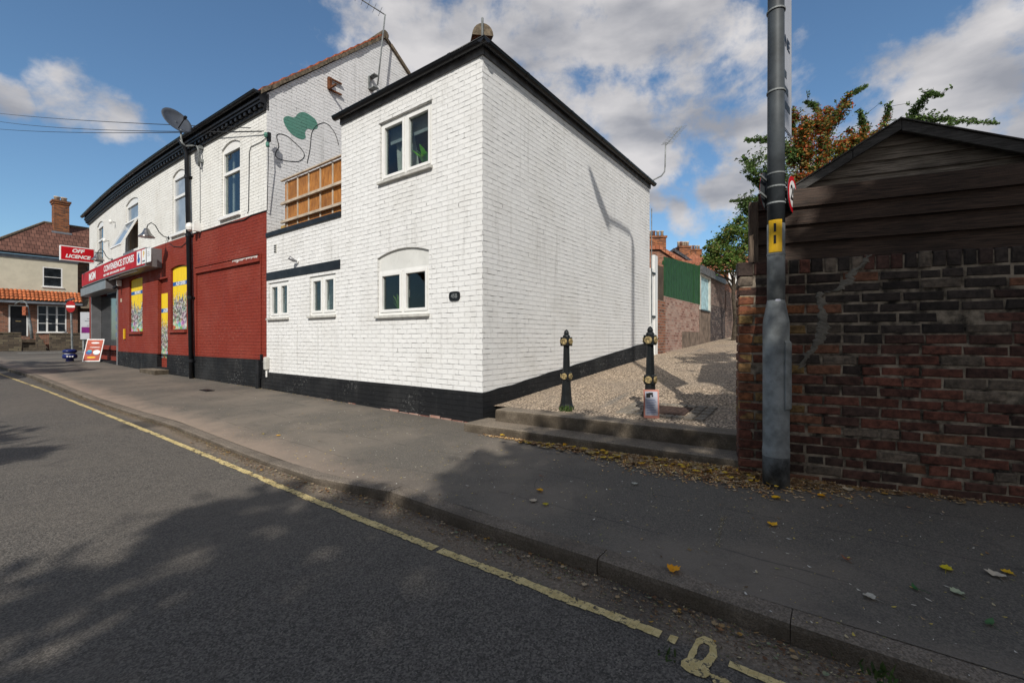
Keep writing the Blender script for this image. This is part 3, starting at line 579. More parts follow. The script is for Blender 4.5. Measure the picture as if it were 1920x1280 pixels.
w.add(vs, [(2 * i, 2 * i + 2, 2 * i + 3, 2 * i + 1) for i in range(n)]); w.quad((6.75, 0, .3), (6.75, -3.39, .3), (6.75, -3.39, WT), (6.75, 0, WT)); w.build("side_wall", M['white'], house)
w = MB(GB); w.fr = lambda a, b, c: F(3.39 + b, -a, c); w.quad((0, 0, 3.3), (5, 0, 3.3), (5, 0, WT), (0, 0, WT)); w.build("wing_side_wall", M['white'], house)
p = MB(F); p.box(-.018, GS, -.2, .018, -.3, PL); n = 20; vs = []
p.build("plinth", M['plinth'], house)
p = MB(G)
for i in range(n + 1): t = .03 + 6.74 * i / n; z = plz(t) + .02 * mnoise.noise(Vector((t * 2, 0, 0))); vs += [(t, .016, .0), (t, .016, z), (t, -.02, z + .004)]
p.add(vs, [(3 * i, 3 * i + 3, 3 * i + 4, 3 * i + 1) for i in range(n)] + [(3 * i + 1, 3 * i + 4, 3 * i + 5, 3 * i + 2) for i in range(n)]); p.quad((6.77, .016, 0), (6.77, -.3, 0), (6.77, -.3, 1.1), (6.77, .016, 1.1)); p.build("side_plinth", M['plinth'], house)
q = MB(F)                                                 # dirt-red strip of bare brick where the black paint stops
for i in range(26):
    s = .1 + i * .235; q.box(s, s + .215, .0, .030 + .006 * random.random(), -.1, .018 + .03 * random.random())
q.build("bare_footing_bricks", M['wornbrick'], house)
win = casement(F, *UW[:2], UW[2], UW[3], -.03, house); room(F, *UW[:2], UW[2], UW[3], 0, 2.2, house)
m = MB(F); m.box(UW[0] + .04, UW[1] - .04, -.20, -.185, 4.50, 4.77); m.build("blind", M['blind'], win, smooth=False)
c = MB(F); vs = []
for i in range(15):
    x = 1.72 + .035 * i; top = 4.62; b = -.28 - .025 * math.sin(i * 1.9); vs += [(x - .17 * (1 if i < 7 else .4), b, 3.8), (x + .0, b, top)]
c.add(vs, [(2 * i, 2 * i + 2, 2 * i + 3, 2 * i + 1) for i in range(14)]); c.build("curtain", M['curtain'], win, smooth=True)
win2 = casement(F, *LW[:2], LW[2], LW[3], -.03, house); room(F, *LW[:2], LW[2], LW[3], 0, 2.4, house)
pn = MB(F); pn.box(LW[0], LW[1], -.10, -.035, LW[3] + .002, 2.66); pn.build("arch_panel", M['render'], house)
win3 = casement(F, *SA[:2], SA[2], SA[3], -.03, house); room(F, *SA[:2], SA[2], SA[3], 0, 1.5, house)
win4 = casement(F, *SB[:2], SB[2], SB[3], -.03, house); room(F, *SB[:2], SB[2], SB[3], 0, 1.5, house)
for x in (.62, .38):
    b = MB(F); b.box(SA[0] + .2 + x * .3, SA[0] + .3 + x * .4, -.2, -.19, 1.7, 2.36); b.build("curtain", M['blind'], win3)
li = MB(F); li.box(3.42, GS - .002, -.01, .012, 2.475, 2.65); li.build("lintel_band", M['black'], house, bevel=.004)
hm = MB(F)                                                # thin label moulding over the upper window
hm.box(UW[0] - .02, UW[1] + .03, -.01, .014, UW[3] + .01, UW[3] + .05); hm.build("window_head", M['white'], house)
cp = MB(F); cp.box(3.39, GS - .004, -.34, .03, 3.43, 3.53); cp.build("parapet_coping", M['black'], house, bevel=.006)
fa = MB(F); fa.box(-.024, 3.40, -.02, .024, 5.105, 5.25); fa.build("front_fascia", M['fascia'], house)
fa = MB(G); fa.box(.0, 6.78, -.02, .024, 5.105, 5.25); fa.build("side_fascia", M['fascia'], house)
def half_gutter(fr, a0, a1, bc, zc, r, name, parent, mat, step=.6, joints=()):
    m = MB(fr); n = 9; k = max(1, int((a1 - a0) / step)); vs = []
    for i in range(k + 1):
        a = a0 + (a1 - a0) * i / k
        for j in range(n): t = math.pi * j / (n - 1); vs.append((a, bc + r * math.cos(t), zc - r * math.sin(t)))
    m.add(vs, [(i * n + j, i * n + j + 1, (i + 1) * n + j + 1, (i + 1) * n + j) for i in range(k) for j in range(n - 1)])
    m.add([(a0, bc + r * math.cos(math.pi * j / 8), zc - r * math.sin(math.pi * j / 8)) for j in range(9)], [tuple(range(9))]); m.add([(a1, bc + r * math.cos(math.pi * j / 8), zc - r * math.sin(math.pi * j / 8)) for j in range(9)], [tuple(range(9))])
    m.box(a0, a1, bc + r - .004, bc + r + .006, zc - .012, zc + .004) if fr is not FS else m.lbox(a0, a1, bc + r - .004, bc + r + .006, zc - .012, zc + .004)
    for a in joints:
        m.add([(a + e, bc + (r + .009) * math.cos(math.pi * j / 8), zc + .006 - (r + .009) * math.sin(math.pi * j / 8)) for e in (-.03, .03) for j in range(9)], [(j, j + 1, 10 + j, 9 + j) for j in range(8)])
    return m.build(name, mat, parent, smooth=True)
half_gutter(F, -.155, 3.47, .088, 5.235, .062, "front_gutter", house, M['blackpl'], joints=(.5, 1.9, 3.0))
half_gutter(G, -.15, 6.86, .088, 5.236, .062, "side_gutter", house, M['blackpl'], joints=(.9, 2.3, 3.6, 4.9, 6.2))
rf = MB(lambda a, b, c: C0 + D * a - NN * b + Z * c); e0, e1, f0, f1, zr, zg = -.05, 3.43, -.05, 6.8, 5.26, 6.35; mid = (e0 + e1) / 2; hr = mid - e0
rf.quad((e0, f0, zr), (e1, f0, zr), (mid, f0 + hr, zg)); rf.quad((e0, f1, zr), (e1, f1, zr), (mid, f1 - hr, zg))
rf.quad((e0, f0, zr), (e0, f1, zr), (mid, f1 - hr, zg), (mid, f0 + hr, zg)); rf.quad((e1, f0, zr), (e1, f1, zr), (mid, f1 - hr, zg), (mid, f0 + hr, zg))
roof = rf.build("roof", M['rooforange'], house)
te = MB(F)                                                # eaves tiles just showing over the gutter
for i in range(17):
    s = .1 + i * .2; te.box(s, s + .19, -.25, .06, 5.255 + .006 * (i % 2), 5.285 + .010 * random.random())
te.build("eaves_tiles", M['lichen'], roof)
te = MB(F); te.prism([(3.42, 5.27), (3.46, 5.33), (2.6, 5.30), (2.6, 5.27)], -.5, .05); te.build("verge_tiles", M['clay'], roof)
te = MB(G)
for i in range(33):
    t = .15 + i * .2; te.box(t, t + .19, -.25, .05, 5.255 + .006 * (i % 2), 5.278 + .008 * random.random())
te.build("eaves_tiles", M['lichen'], roof)
hp_ = MB(); c0 = F(-.03, .03, 5.36); dn = (F(1.7, -1.7, 6.4) - c0).normalized(); vs = []; hx = Vector((1, .12, 0)).normalized()
cen = c0 + Vector((0, 0, -.01))
for k_, e in enumerate((0, 1.6)):
    for j in range(11): t = math.pi * j / 10; vs.append(cen + dn * e + hx * (.145 * math.cos(t)) + Z * (.165 * math.sin(t)))
hp_.add(vs, [(j, j + 1, 12 + j - 0, 11 + j) for j in range(10)] + [tuple(range(11))]); hp_.build("hip_tiles", M['lichen'], roof, smooth=False)
pi_ = MB(); a = c0 + Vector((-.005, -.03, -.06)); pi_.tube([a, a + Vector((0, 0, .26))], .016); pi_.build("hip_iron", M['steel'], roof)
# things on and behind the house front
pl = empty("number_plaque", F(.525, .01, 1.75), "small dark oval plaque reading 45B beside the lower window", "sign")
m = MB(F); pts = []
for j in range(24):
    t = 2 * math.pi * j / 24; pts.append((.525 + .105 * math.copysign(abs(math.cos(t)) ** .55, math.cos(t)), 1.81 + .068 * math.copysign(abs(math.sin(t)) ** .6, math.sin(t))))
m.prism(pts, .0, .018); m.build("plate", M['iron'], pl)
text("number", "45B", on(F, .525, .020, 1.81), .085, M['steel'], pl, .002, sx=.95)
def plantlet(name, base, n, ln, spread, col, label, cat, lean=(0, 0), wdt=.012, droop=.6):
    m = MB()
    for i in range(n):
        a = random.uniform(0, 6.28); l = ln * random.uniform(.6, 1.1); sp = spread * random.uniform(.3, 1); m.col = tuple(c * random.uniform(.7, 1.2) for c in col) + (1,)
        d = Vector((math.cos(a) * sp + lean[0], math.sin(a) * sp + lean[1], 0)); side = Vector((-math.sin(a), math.cos(a), 0)); P = []
        for k in range(5):
            f = k / 4; P.append(Vector(base) + d * f * l + Z * (l * (f - droop * f * f * .6)))
        vs = []
        for k, q in enumerate(P): wv = wdt * math.sin(math.pi * (.12 + .85 * k / 4)); vs += [q - side * wv, q + side * wv]
        m.add(vs, [(2 * k, 2 * k + 1, 2 * k + 3, 2 * k + 2) for k in range(4)])
    o = m.build(name, M['leaf'], smooth=True); return tag(o, label, cat)
plantlet("window_plant", F(1.28, -.20, 3.88), 34, .42, .7, (.22, .62, .12), "bright green leafy plant behind the upper window of the white house", "plant", wdt=.05)
plantlet("spiky_plant", F(1.98, -.20, 1.62), 34, .46, .5, (.35, .5, .12), "spiky green plant behind the lower left pane of the large window", "plant", wdt=.014)
tl = empty("glowing_lamp", F(1.45, -.55, 1.62), "small lit orange lamp inside the large lower window", "lamp"); m = MB(F); m.lathe(1.47, -.5, [(.02, 1.60), (.012, 1.95)], 10); m.build("stand", M['iron'], tl)
m = MB(F); m.lathe(1.47, -.5, [(.05, 1.95), (.035, 2.04)], 12); m.build("lamp_shade", M['tan'], tl); m = MB(F); m.lathe(1.50, -.42, [(.004, 1.97), (.028, 2.0), (.024, 2.05), (.003, 2.10)], 10); m.build("bulb", M['glow'], tl)
m = MB(F); s_, z_ = hit(517, 466, F); m.box(s_ - .05, s_ + .05, 0, .012, z_ - .09, z_ + .09)
vt = m.build("air_vent", M['sill']); tag(vt, "small louvred air vent on the white wing wall near its left end", "vent")
for i in range(4): pass
m = MB(F)
for i in range(4): m.box(s_ - .04, s_ + .04, .0125, .022, z_ - .075 + i * .042, z_ - .060 + i * .042)
m.build("louvre", M['black'], vt)
s_, z_ = hit(559, 490, F)
sc_ = empty("security_light", F(s_, 0, z_ - .05), "small grey swivel spotlight above the black band on the wing", "light"); m = MB(F); m.disc((s_, .015, z_), (1, 0, 0), (0, 0, 1), .045, .03); m.build("mount", M['upvc'], sc_)
m = MB(F); m.tube([(s_, .02, z_), (s_ + .01, .09, z_ + .01), (s_ + .05, .16, z_ + .06)], [.012, .03, .042], 12); m.build("lamp_head", M['alu'], sc_, smooth=True)
# aerial on the far corner of the house
ae = empty("roof_aerial", G(6.8, .05, 4.9), "television aerial on a curved mast at the alley end of the white house", "aerial")
yb = 11.6; m = MB(); m.tube([pt(1219, 345, yb), pt(1226, 337, yb), pt(1240, 330, yb), pt(1246, 322, yb), pt(1247, 312, yb), pt(1248, 270, yb)], .018, 8); m.build("mast", M['steel'], ae, smooth=True)
m = MB(); a, b = pt(1249, 272, yb), pt(1278, 237, yb + .9); m.tube([a, b], .014, 6)
for i in range(12):
    p = a + (b - a) * (i + .5) / 12; m.tube([p + Vector((-.14, .05, 0)), p + Vector((.14, -.05, .01))], .0045, 5)
m.tube([pt(1243, 269, yb), pt(1250, 268, yb)], .01, 5); m.build("antenna", M['steel'], ae)
m = MB(G); m.tube([(6.82, .03, 4.6), (6.82, .03, 1.6)], .012, 6); m.build("cable", M['steel'], ae)

# ------------------------------------------------------------------ trellis-backed plywood screen on the wing roof
sc = empty("plywood_screen", F(4.6, -.2, 3.53), "orange plywood privacy screen with pale battens on the wing roof", "screen")
m = MB(F); m.box(3.40, 5.84, -.21, -.19, 3.54, 4.63); m.build("plywood_sheet", M['ply'], sc)
m = MB(F)
for z in (3.72, 4.12, 4.64): m.box(3.40, 5.92, -.17, -.12, z, z + .055 if z < 4.6 else z + .03)
m.build("rail", M['batten'], sc, bevel=.004)
for i in range(6):
    s = 5.72 - i * .44; m = MB(F); m.box(s - .018, s + .018, -.19, -.17, 3.54, 4.63); m.build("batten", M['batten'], sc)
m = MB(F); m.box(5.95, 6.22, -.40, -.28, 3.55, 3.74); tag(m.build("timber_block", M['sand']), "yellow timber block lying on the wing roof beside the plywood screen", "timber")

# ------------------------------------------------------------------ convenience shop
shop = empty("corner_shop", FS(14, 0, 0), "long two storey shop with white upper walls, red ground floor and black cornice", "shop")
ST = 6.29; RT = 4.05; PT = .72
sx = lambda x, y=500, b=0: hit(x, y, FS, b)[0]
SW = []                                                   # upper windows
for xl, xr in ((415.6, 450), (323.5, 347.5), (236, 259), (182, 193.5)): SW.append((sx(xr), sx(xl)))
print("shop windows", SW)
holes_u = [(a, b, 4.2, 6.02) for a, b in SW]
w = MB(FS); w.wall(GS, 23.0, RT, ST, 0, holes_u, .10, .7)
for a, b in SW: w.arch(a, b, 6.02, .13, 0, .10)
w.box(22.98, 23.02, -6, bulge(23), RT, ST) if False else None
w.build("upper_wall", M['cream'], shop)
w = MB(F); w.quad((23.0, 0, 0), (23.0, -7, 0), (23.0, -7, ST), (23.0, 0, ST)); w.build("end_wall", M['cream'], shop)
P1 = (sx(267), sx(242.5)); DO = (sx(314.5), sx(296)); P3 = (sx(350), sx(320)); SF = (sx(222), sx(172))
print("P1", P1, "DO", DO, "P3", P3, "SF", SF)
SF = (SF[0], min(SF[1], 22.6))
pz1 = [hit(255, y, FS)[1] for y in (520, 622)]; pz3 = [hit(335, y, FS)[1] for y in (497, 618)]; dz = [hit(306, y, FS)[1] for y in (549, 677)]
print("poster z", pz1, pz3, dz)
holes_r = [(P1[0], P1[1], pz1[1], min(pz1[0], 3.4)), (DO[0], DO[1], .32, 3.0, .14), (P3[0], P3[1], pz3[1], pz3[0]), (SF[0], SF[1], .30, 3.3, .5)]
w = MB(FS); w.wall(GS, 23.0, PT, RT, 0, [h if h[2] > PT else (h[0], h[1], PT, h[3]) + tuple(h[4:]) for h in holes_r], .09, .7)
for h in (holes_r[0], holes_r[2]): w.arch(h[0], h[1], h[3], .06, 0, .09)
w.build("lower_wall", M['red'], shop)
p = MB(FS); p.wall(GS, 23.0, -.3, PT, .022, [(DO[0], DO[1], .32, PT), (SF[0], SF[1], .30, PT)], .4, .7); p.lbox(GS, DO[0], -.01, .022, PT - .001, PT); p.lbox(DO[1], SF[0], -.01, .022, PT - .001, PT); p.build("plinth", M['plinth'], shop)
# cornice with dentils, gutter
cn = MB(FS); cn.lbox(GS, 23.1, -.05, .06, ST - .02, ST + .03); cn.lbox(GS, 23.1, -.05, .14, ST + .11, ST + .17); cn.lbox(GS, 23.1, -.05, .17, ST + .17, ST + .22); cn.lbox(GS, 23.1, -.05, .045, ST + .03, ST + .11); cn.build("cornice", M['black'], shop)
dn_ = MB(FS); s = GS + .03
while s < 23: dn_.box(s, s + .10, .045, .12, ST + .033, ST + .108); s += .225
dn_.build("dentils", M['black'], shop)
cn = MB(FS); cn.lbox(GS, 23.1, -.05, .15, ST + .22, ST + .36); cn.build('gutter_board', M['black'], shop)
half_gutter(FS, GS - .02, 23.2, .215, ST + .335, .062, "gutter", shop, M['blackpl'], .6, joints=[GS + 1.2 + i * 1.9 for i in range(9)])
rf = MB(F); rf.quad((GS, .2, ST + .32), (23.2, .2, ST + .32), (23.2, -3.2, 9.62), (GS, -3.2, 9.62)); rf.quad((GS, -3.2, 9.62), (23.2, -3.2, 9.62), (23.2, -7, 6.9), (GS, -7, 6.9)); sroof = rf.build("roof", M['roofslate'], shop)
# gable end
APX, APZ = 3.16, 9.60
g_ = MB(GB); g_.add([(0, 0, 0), (7, 0, 0), (7, 0, 6.85), (APX, 0, APZ), (0, 0, ST + .36)], [(0, 1, 2, 3, 4)]); g_.build("gable_wall", M['gable'], shop)
vg = MB(GB); rnd = random.Random(2)
def verge(p0, p1, n, bb):
    for i in range(n):
        f0, f1 = i / n, (i + .97) / n; a0, c0_ = p0[0] + (p1[0] - p0[0]) * f0, p0[1] + (p1[1] - p0[1]) * f0; a1, c1_ = p0[0] + (p1[0] - p0[0]) * f1, p0[1] + (p1[1] - p0[1]) * f1; j = rnd.uniform(-.012, .012)
        vg.prism([(a0, c0_ + j), (a1, c1_ + j), (a1, c1_ + .10 + j), (a0, c0_ + .10 + j)], -.2, bb + rnd.uniform(0, .02))
verge((-.12, ST + .28), (APX, APZ), 17, .05); verge((APX, APZ), (7, 6.85), 17, .05); vg.build("verge", M['lichen'], sroof)
vt_ = MB(GB)
for i in range(15):
    f = i / 15; f1 = (i + .9) / 15; a0, c0_ = -.1 + (APX + .1) * f, ST + .40 + (APZ - ST - .28) * f; a1, c1_ = -.1 + (APX + .1) * f1, ST + .38 + (APZ - ST - .28) * f1
    vt_.prism([(a0, c0_), (a1, c1_ - .02), (a1, c1_ + .02), (a0, c0_ + .05)], -.25, .035)
vt_.build("verge_tiles", M['clay'], sroof)
rt = MB(); a = GB(APX, .06, APZ + .09); rt.tube([a, a + D * 1.2], .12, 10); rt.build("ridge_tile", M['lichen'], sroof)
# mural painted on the gable
def mural(pts, name, mat, b=.004):
    m = MB(GB); P = [hit(x, y, GB) for x, y in pts]; m.add([(a, b, c) for a, c in P], [tuple(range(len(P)))]); return m.build(name, mat, shop)
def smooth_loop(P, n=6):
    out = []; k = len(P)
    for i in range(k):
        p0, p1, p2, p3 = P[i - 1], P[i], P[(i + 1) % k], P[(i + 2) % k]
        for j in range(n):
            t = j / n; out.append(tuple(.5 * (2 * p1[q] + (p2[q] - p0[q]) * t + (2 * p0[q] - 5 * p1[q] + 4 * p2[q] - p3[q]) * t * t + (3 * p1[q] - p0[q] - 3 * p2[q] + p3[q]) * t ** 3) for q in (0, 1)))
    return out
zz = lambda x, y: (480 + x / 3.766, 20 + y / 3.766)
mural(smooth_loop([zz(*q) for q in ((195, 760), (225, 745), (270, 755), (300, 725), (340, 718), (390, 745), (425, 780), (435, 825), (405, 840), (365, 835), (345, 860), (350, 895), (325, 910), (275, 890), (230, 850), (200, 800))]), "mural_green_leaf", M['mint'])
def stroke(pts, closed, w=.009):
    P = smooth_loop([zz(*q) for q in pts]); P = P if closed else P[6:-12]
    Q = [hit(x, y, GB) for x, y in P]; m = MB(GB); k = len(Q); vs = []
    for i in range(k):
        a, b = Q[i - 1 if (closed or i) else i], Q[(i + 1) % k if closed else min(i + 1, k - 1)]; d = Vector((b[0] - a[0], b[1] - a[1])).normalized(); nx, ny = -d.y * w, d.x * w
        vs += [(Q[i][0] - nx, .005, Q[i][1] - ny), (Q[i][0] + nx, .005, Q[i][1] + ny)]
    m.add(vs, [(2 * i, 2 * ((i + 1) % k), 2 * ((i + 1) % k) + 1, 2 * i + 1) for i in range(k if closed else k - 1)]); m.build("mural_outline", M['muralblk'], shop)
stroke([(145, 890), (165, 872), (215, 885), (270, 930), (325, 985), (340, 1030), (300, 1065), (220, 1062), (150, 1040), (138, 1005), (160, 960)], True)
stroke([(355, 1120), (360, 1080), (380, 980), (390, 880), (405, 840), (440, 805), (490, 795), (540, 840), (570, 900), (583, 960), (585, 1020)], False)
# upper sash windows
def sash_window(a0, a1, zb, zt, open_=False, glass='greyglass', narrow=False):
    b = -.035; e = .05 if not narrow else .04; f = MB(FS); zm = 5.28
    f.box(a0, a0 + e, b - .08, b, zb, zt); f.box(a1 - e, a1, b - .08, b, zb, zt); f.box(a0 + e, a1 - e, b - .08, b, zb, zb + .07); f.box(a0 + e, a1 - e, b - .08, b, zm - .035, zm + .035)
    for i in range(8):                                    # curved head rail
        t0, t1 = i / 8, (i + 1) / 8; y = lambda t: zt - .16 * (2 * t - 1) ** 2 + .01; x0, x1 = a0 + (a1 - a0) * t0, a0 + (a1 - a0) * t1
        f.prism([(x0, zt - .23), (x1, zt - .23), (x1, y(t1)), (x0, y(t0))], b - .08, b)
    win = f.build("window", M['upvc'], shop)
    p = MB(FS); p.box(a0 + e, a1 - e, b - .05, b - .04, zm + .035, zt - .2); p.build("pane", M[glass], win)
    if not open_: p = MB(FS); p.box(a0 + e, a1 - e, b - .05, b - .04, zb + .07, zm - .035); p.build("pane", M[glass], win)
    s_ = MB(FS); s_.box(a0 - .05, a1 + .05, b - .06, .07, zb - .07, zb - .002); s_.build("sill", M['upvc'] if not narrow else M['cream'], win, bevel=.004)
    return win
w1 = sash_window(*SW[0], 4.2, 6.02, False, 'glass'); room(FS, SW[0][0], SW[0][1], 4.2, 6.0, 0, 1.6, shop)
m = MB(FS); a0, a1 = SW[0]; m.box(a1 - .2, a1 - .12, -.22, -.2, 4.25, 5.9); m.build("curtain", M['curtain'], w1)
m = MB(FS); k = a0 + .26
for i in range(9): m.tube([(k - .12 + .03 * i, -.3, 4.3 + .05 * (i % 3)), (k - .1 + .028 * i, -.3, 4.9), (k + .02 * (i - 4), -.3, 5.25)], [.05, .07, .01], 6)
tag(m.build("hanging_clothes", M['black']), "dark clothes hanging behind the sash window nearest the gable end", "clothes")
w2 = sash_window(*SW[1], 4.2, 6.02, False, 'greyglass'); w3 = sash_window(*SW[2], 4.2, 6.02, True, 'greyglass'); w4 = sash_window(*SW[3], 4.2, 6.02, False, 'darkglass', True)
a0, a1 = SW[2]                                            # open top-hung light of the third window, brown board behind
tilt = MB(FS); x0, x1, zt, zb, no = a0 + .06, a1 - .06, 5.24, 4.28, .42
def tp(a, f, off=0): return (a, -.02 + no * f + off, zt + (zb - zt) * f)
for (u0, u1, f0, f1) in ((x0, x0 + .06, 0, 1), (x1 - .06, x1, 0, 1), (x0 + .06, x1 - .06, 0, .06), (x0 + .06, x1 - .06, .94, 1)):
    tilt.add([tp(u0, f0), tp(u1, f0), tp(u1, f1), tp(u0, f1), tp(u0, f0, .05), tp(u1, f0, .05), tp(u1, f1, .05), tp(u0, f1, .05)], [(0, 1, 2, 3), (7, 6, 5, 4), (0, 4, 5, 1), (1, 5, 6, 2), (2, 6, 7, 3), (3, 7, 4, 0)])
ts = tilt.build("open_sash", M['upvc'], w3); ts["label"] = "top hung lower sash standing open"
p = MB(FS); p.add([tp(x0 + .06, .06, .02), tp(x1 - .06, .06, .02), tp(x1 - .06, .94, .02), tp(x0 + .06, .94, .02)], [(0, 1, 2, 3)]); p.build("pane", M['greyglass'], w3)
p = MB(FS); p.box(a0 + .05, a1 - .05, -.12, -.10, 4.27, 5.24); p.build("board", M['tan'], w3)
# infilled opening: old sign board, panel edges
s0_, s1_ = sx(490), sx(370)
m = MB(FS); m.lbox(s0_, s1_, -.01, .055, 2.93, 3.08); m.lbox(s0_, s1_, -.01, .075, 3.08, 3.11); ob = m.build("old_name_board", M['red'], shop)
m = MB(FS); rnd = random.Random(11)
for i in range(16):
    s = s0_ + .05 + i * .075; h_ = .05 * rnd.random() + .02; m.prism([(s, 3.07), (s + .08, 3.07), (s + .07 + .03 * rnd.random(), 3.06 - h_), (s + .02, 3.055 - h_ * rnd.random())], .054, .058)
m.build("peeling_paint", M['peel'], ob)
m = MB(FS); m.box(s0_ - .03, s0_, -.01, .03, PT, 3.11); m.build("panel_edge", M['red'], shop); m = MB(FS); m.box(s1_, s1_ + .03, -.01, .03, PT, 3.0); m.build("panel_edge", M['red'], shop)
# door and door step
m = MB(FS); m.box(DO[0], DO[1], -.15, -.10, .32, 3.0); door = m.build("door", M['red'], shop)
m = MB(FS); m.box(DO[0] + .02, DO[1] - .02, -.10, -.085, dz[1] + .1, dz[0]); m.build("door_poster", poster_mat(2.0), door, uv01=True)
text("poster_lettering", "LAGERS", on(FS, (DO[0] + DO[1]) / 2, -.083, dz[1] + .1 + (dz[0] - dz[1] - .1) * .733), .15, M['signwhite'], door, .004, sx=.9)
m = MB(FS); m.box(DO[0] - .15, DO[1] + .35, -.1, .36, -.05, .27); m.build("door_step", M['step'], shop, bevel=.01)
# posters in the blocked windows
def poster(a0, a1, zb, zt, txt, seed, label):
    e = empty("window_poster", FS((a0 + a1) / 2, -.05, zb), label, "poster"); m = MB(FS); m.box(a0 + .01, a1 - .01, -.075, -.055, zb + .02, zt - .03); m.build("sheet", poster_mat(seed), e, uv01=True)
    zc = zb + .02 + (zt - .05 - zb) * .733; text("lettering", txt, on(FS, (a0 + a1) / 2, -.053, zc), .13, M['signwhite'], e, .004, sx=.95); return e
poster(*holes_r[0][:2], holes_r[0][2], holes_r[0][3], "FINE SPIRITS", .7, "yellow drinks poster in the blocked window beneath the shop sign"); poster(*holes_r[2][:2], holes_r[2][2], holes_r[2][3], "ALES CIDERS", 1.5, "large yellow drinks poster in the blocked window beside the black downpipe")
for h in (holes_r[0], holes_r[2]): m = MB(FS); m.box(h[0] - .03, h[1] + .03, -.05, .07, h[2] - .08, h[2]); m.build("sill", M['red'], shop, bevel=.005)
# glazed shopfront beneath the grey shutter box
m = MB(FS); m.box(SF[0], SF[0] + .14, -.3, .03, .1, 3.05); m.box(SF[1] - .12, SF[1], -.3, .03, .1, 3.05); fr_ = m.build("shopfront_pillar", M['alu'], shop, bevel=.006)
m = MB(FS); m.box(SF[0] + .14, SF[1] - .12, -.35, -.30, .9, 3.05); gl_ = m.build("shop_window", M['darkglass'], shop)
m = MB(FS); m.box(SF[0] + .14, SF[1] - .12, -.4, -.25, .1, .9); m.build("stall_riser", M['red'], shop)
m = MB(FS)
for i in range(5): m.box(SF[0] + 1.3, SF[0] + 2.0, -.298, -.292, 1.25 + i * .32, 1.42 + i * .32)
m.build("window_sticker", M['signblue'], gl_)
m = MB(FS); m.box(SF[0] + .35, SF[0] + 1.15, -.298, -.293, 1.1, 2.9); m.build("window_display", poster_mat(4.1), gl_, uv01=True)
m = MB(FS); m.lbox(SF[0], 22.4, -.1, .36, 3.00, 3.33); m.build("shutter_box", M['alu'], shop, bevel=.01)
# fascia sign
sg = empty("shop_sign", FS(17, .2, 3.35), "long red convenience stores sign in white letters over the shopfront", "sign")
E0, E1 = 12.55, 21.7
m = MB(FS); m.lbox(E0, E1, .0, .40, 3.34, 3.90); m.build("sign_box", M['alu'], sg, bevel=.006)
m = MB(FS); m.lbox(E0 + .05, E1 - .03, .40, .412, 3.375, 3.875); m.build("sign_face", M['fasred'], sg)
tm = lambda s0_, z: on(FS, s0_, .414, z)
text("lettering", "MSM", tm(hit(173, 525, FS, .41)[0], 3.60), .42, M['signwhite'], sg, .010, sx=1.55)
text("lettering", "CONVENIENCE STORES", tm(hit(220, 510, FS, .41)[0], 3.675), .30, M['signwhite'], sg, .008, sx=1.18)
text("lettering", "BEERS · WINES · NEWS & MAGAZINES · GROCERY", tm(hit(213, 520, FS, .41)[0], 3.455), .10, M['signwhite'], sg, .003, sx=1.3)
for i, x in enumerate((260.8, 270, 279.5)):
    s_ = hit(x, 490, FS, .41)[0]; m = MB(FS); m.box(s_ - .19, s_ + .19, .4125, .418, 3.42, 3.84); pn_ = m.build("logo_panel", M['signwhite'], sg)
    if i == 0:
        m = MB(FS); m.prism([(s_ + .02, 3.79), (s_ - .05, 3.78), (s_ - .04, 3.66), (s_ - .12, 3.60), (s_ - .07, 3.49), (s_ + .07, 3.47), (s_ + .13, 3.58), (s_ + .05, 3.64)], .4185, .421); m.build("logo", M['signblue'], pn_)
        m = MB(FS); m.prism([(s_ + .08, 3.75), (s_ + .03, 3.72), (s_ + .02, 3.62), (s_ + .07, 3.62)], .4185, .422); m.build("logo", M['signblue'], pn_)
    elif i == 1: text("logo", "P", on(FS, s_, .420, 3.68), .26, M['yellow'], pn_, .006); m = MB(FS); m.box(s_ - .12, s_ + .12, .4185, .420, 3.47, 3.51); m.build("logo", M['signblack'], pn_)
    else:
        m = MB(FS)
        for k in range(3): m.box(s_ - .11 + .03 * k, s_ + .11, .4185, .420, 3.60 + k * .05, 3.62 + k * .05)
        m.build("logo", M['boardgrey'], pn_)
m = MB(FS); m.tube([(E0 + 1.2, .30, 3.32), (E0 + 3.1, .30, 3.32)], .02, 6); m.tube([(E0 + 3.3, .30, 3.30), (E0 + 4.6, .30, 3.30)], .02, 6); m.build("strip_light", M['upvc'], sg)
# projecting sign
ps = empty("hanging_sign", FS(20.8, .1, 4.29), "red off licence box sign projecting from the shop wall", "sign"); PSN = lambda a, b, c: F(20.8 - b, a, c)
m = MB(PSN); m.box(.24, 1.25, -.08, .08, 4.29, 4.88); m.build("sign_box", M['signwhite'], ps, bevel=.01); m = MB(PSN); m.box(.27, 1.22, .08, .086, 4.325, 4.845); m.build("sign_face", M['signred'], ps)
for t_, z in (("OFF", 4.705), ("LICENCE", 4.475)): text("lettering", t_, on(PSN, .745, .088, z), .20 if t_ == "OFF" else .185, M['signwhite'], ps, .008, sx=.98, shear=.25)
m = MB(PSN); m.tube([(0, 0, 4.75), (.25, 0, 4.75)], .02, 6); m.tube([(0, 0, 4.40), (.25, 0, 4.40)], .02, 6); m.build("bracket", M['iron'], ps)
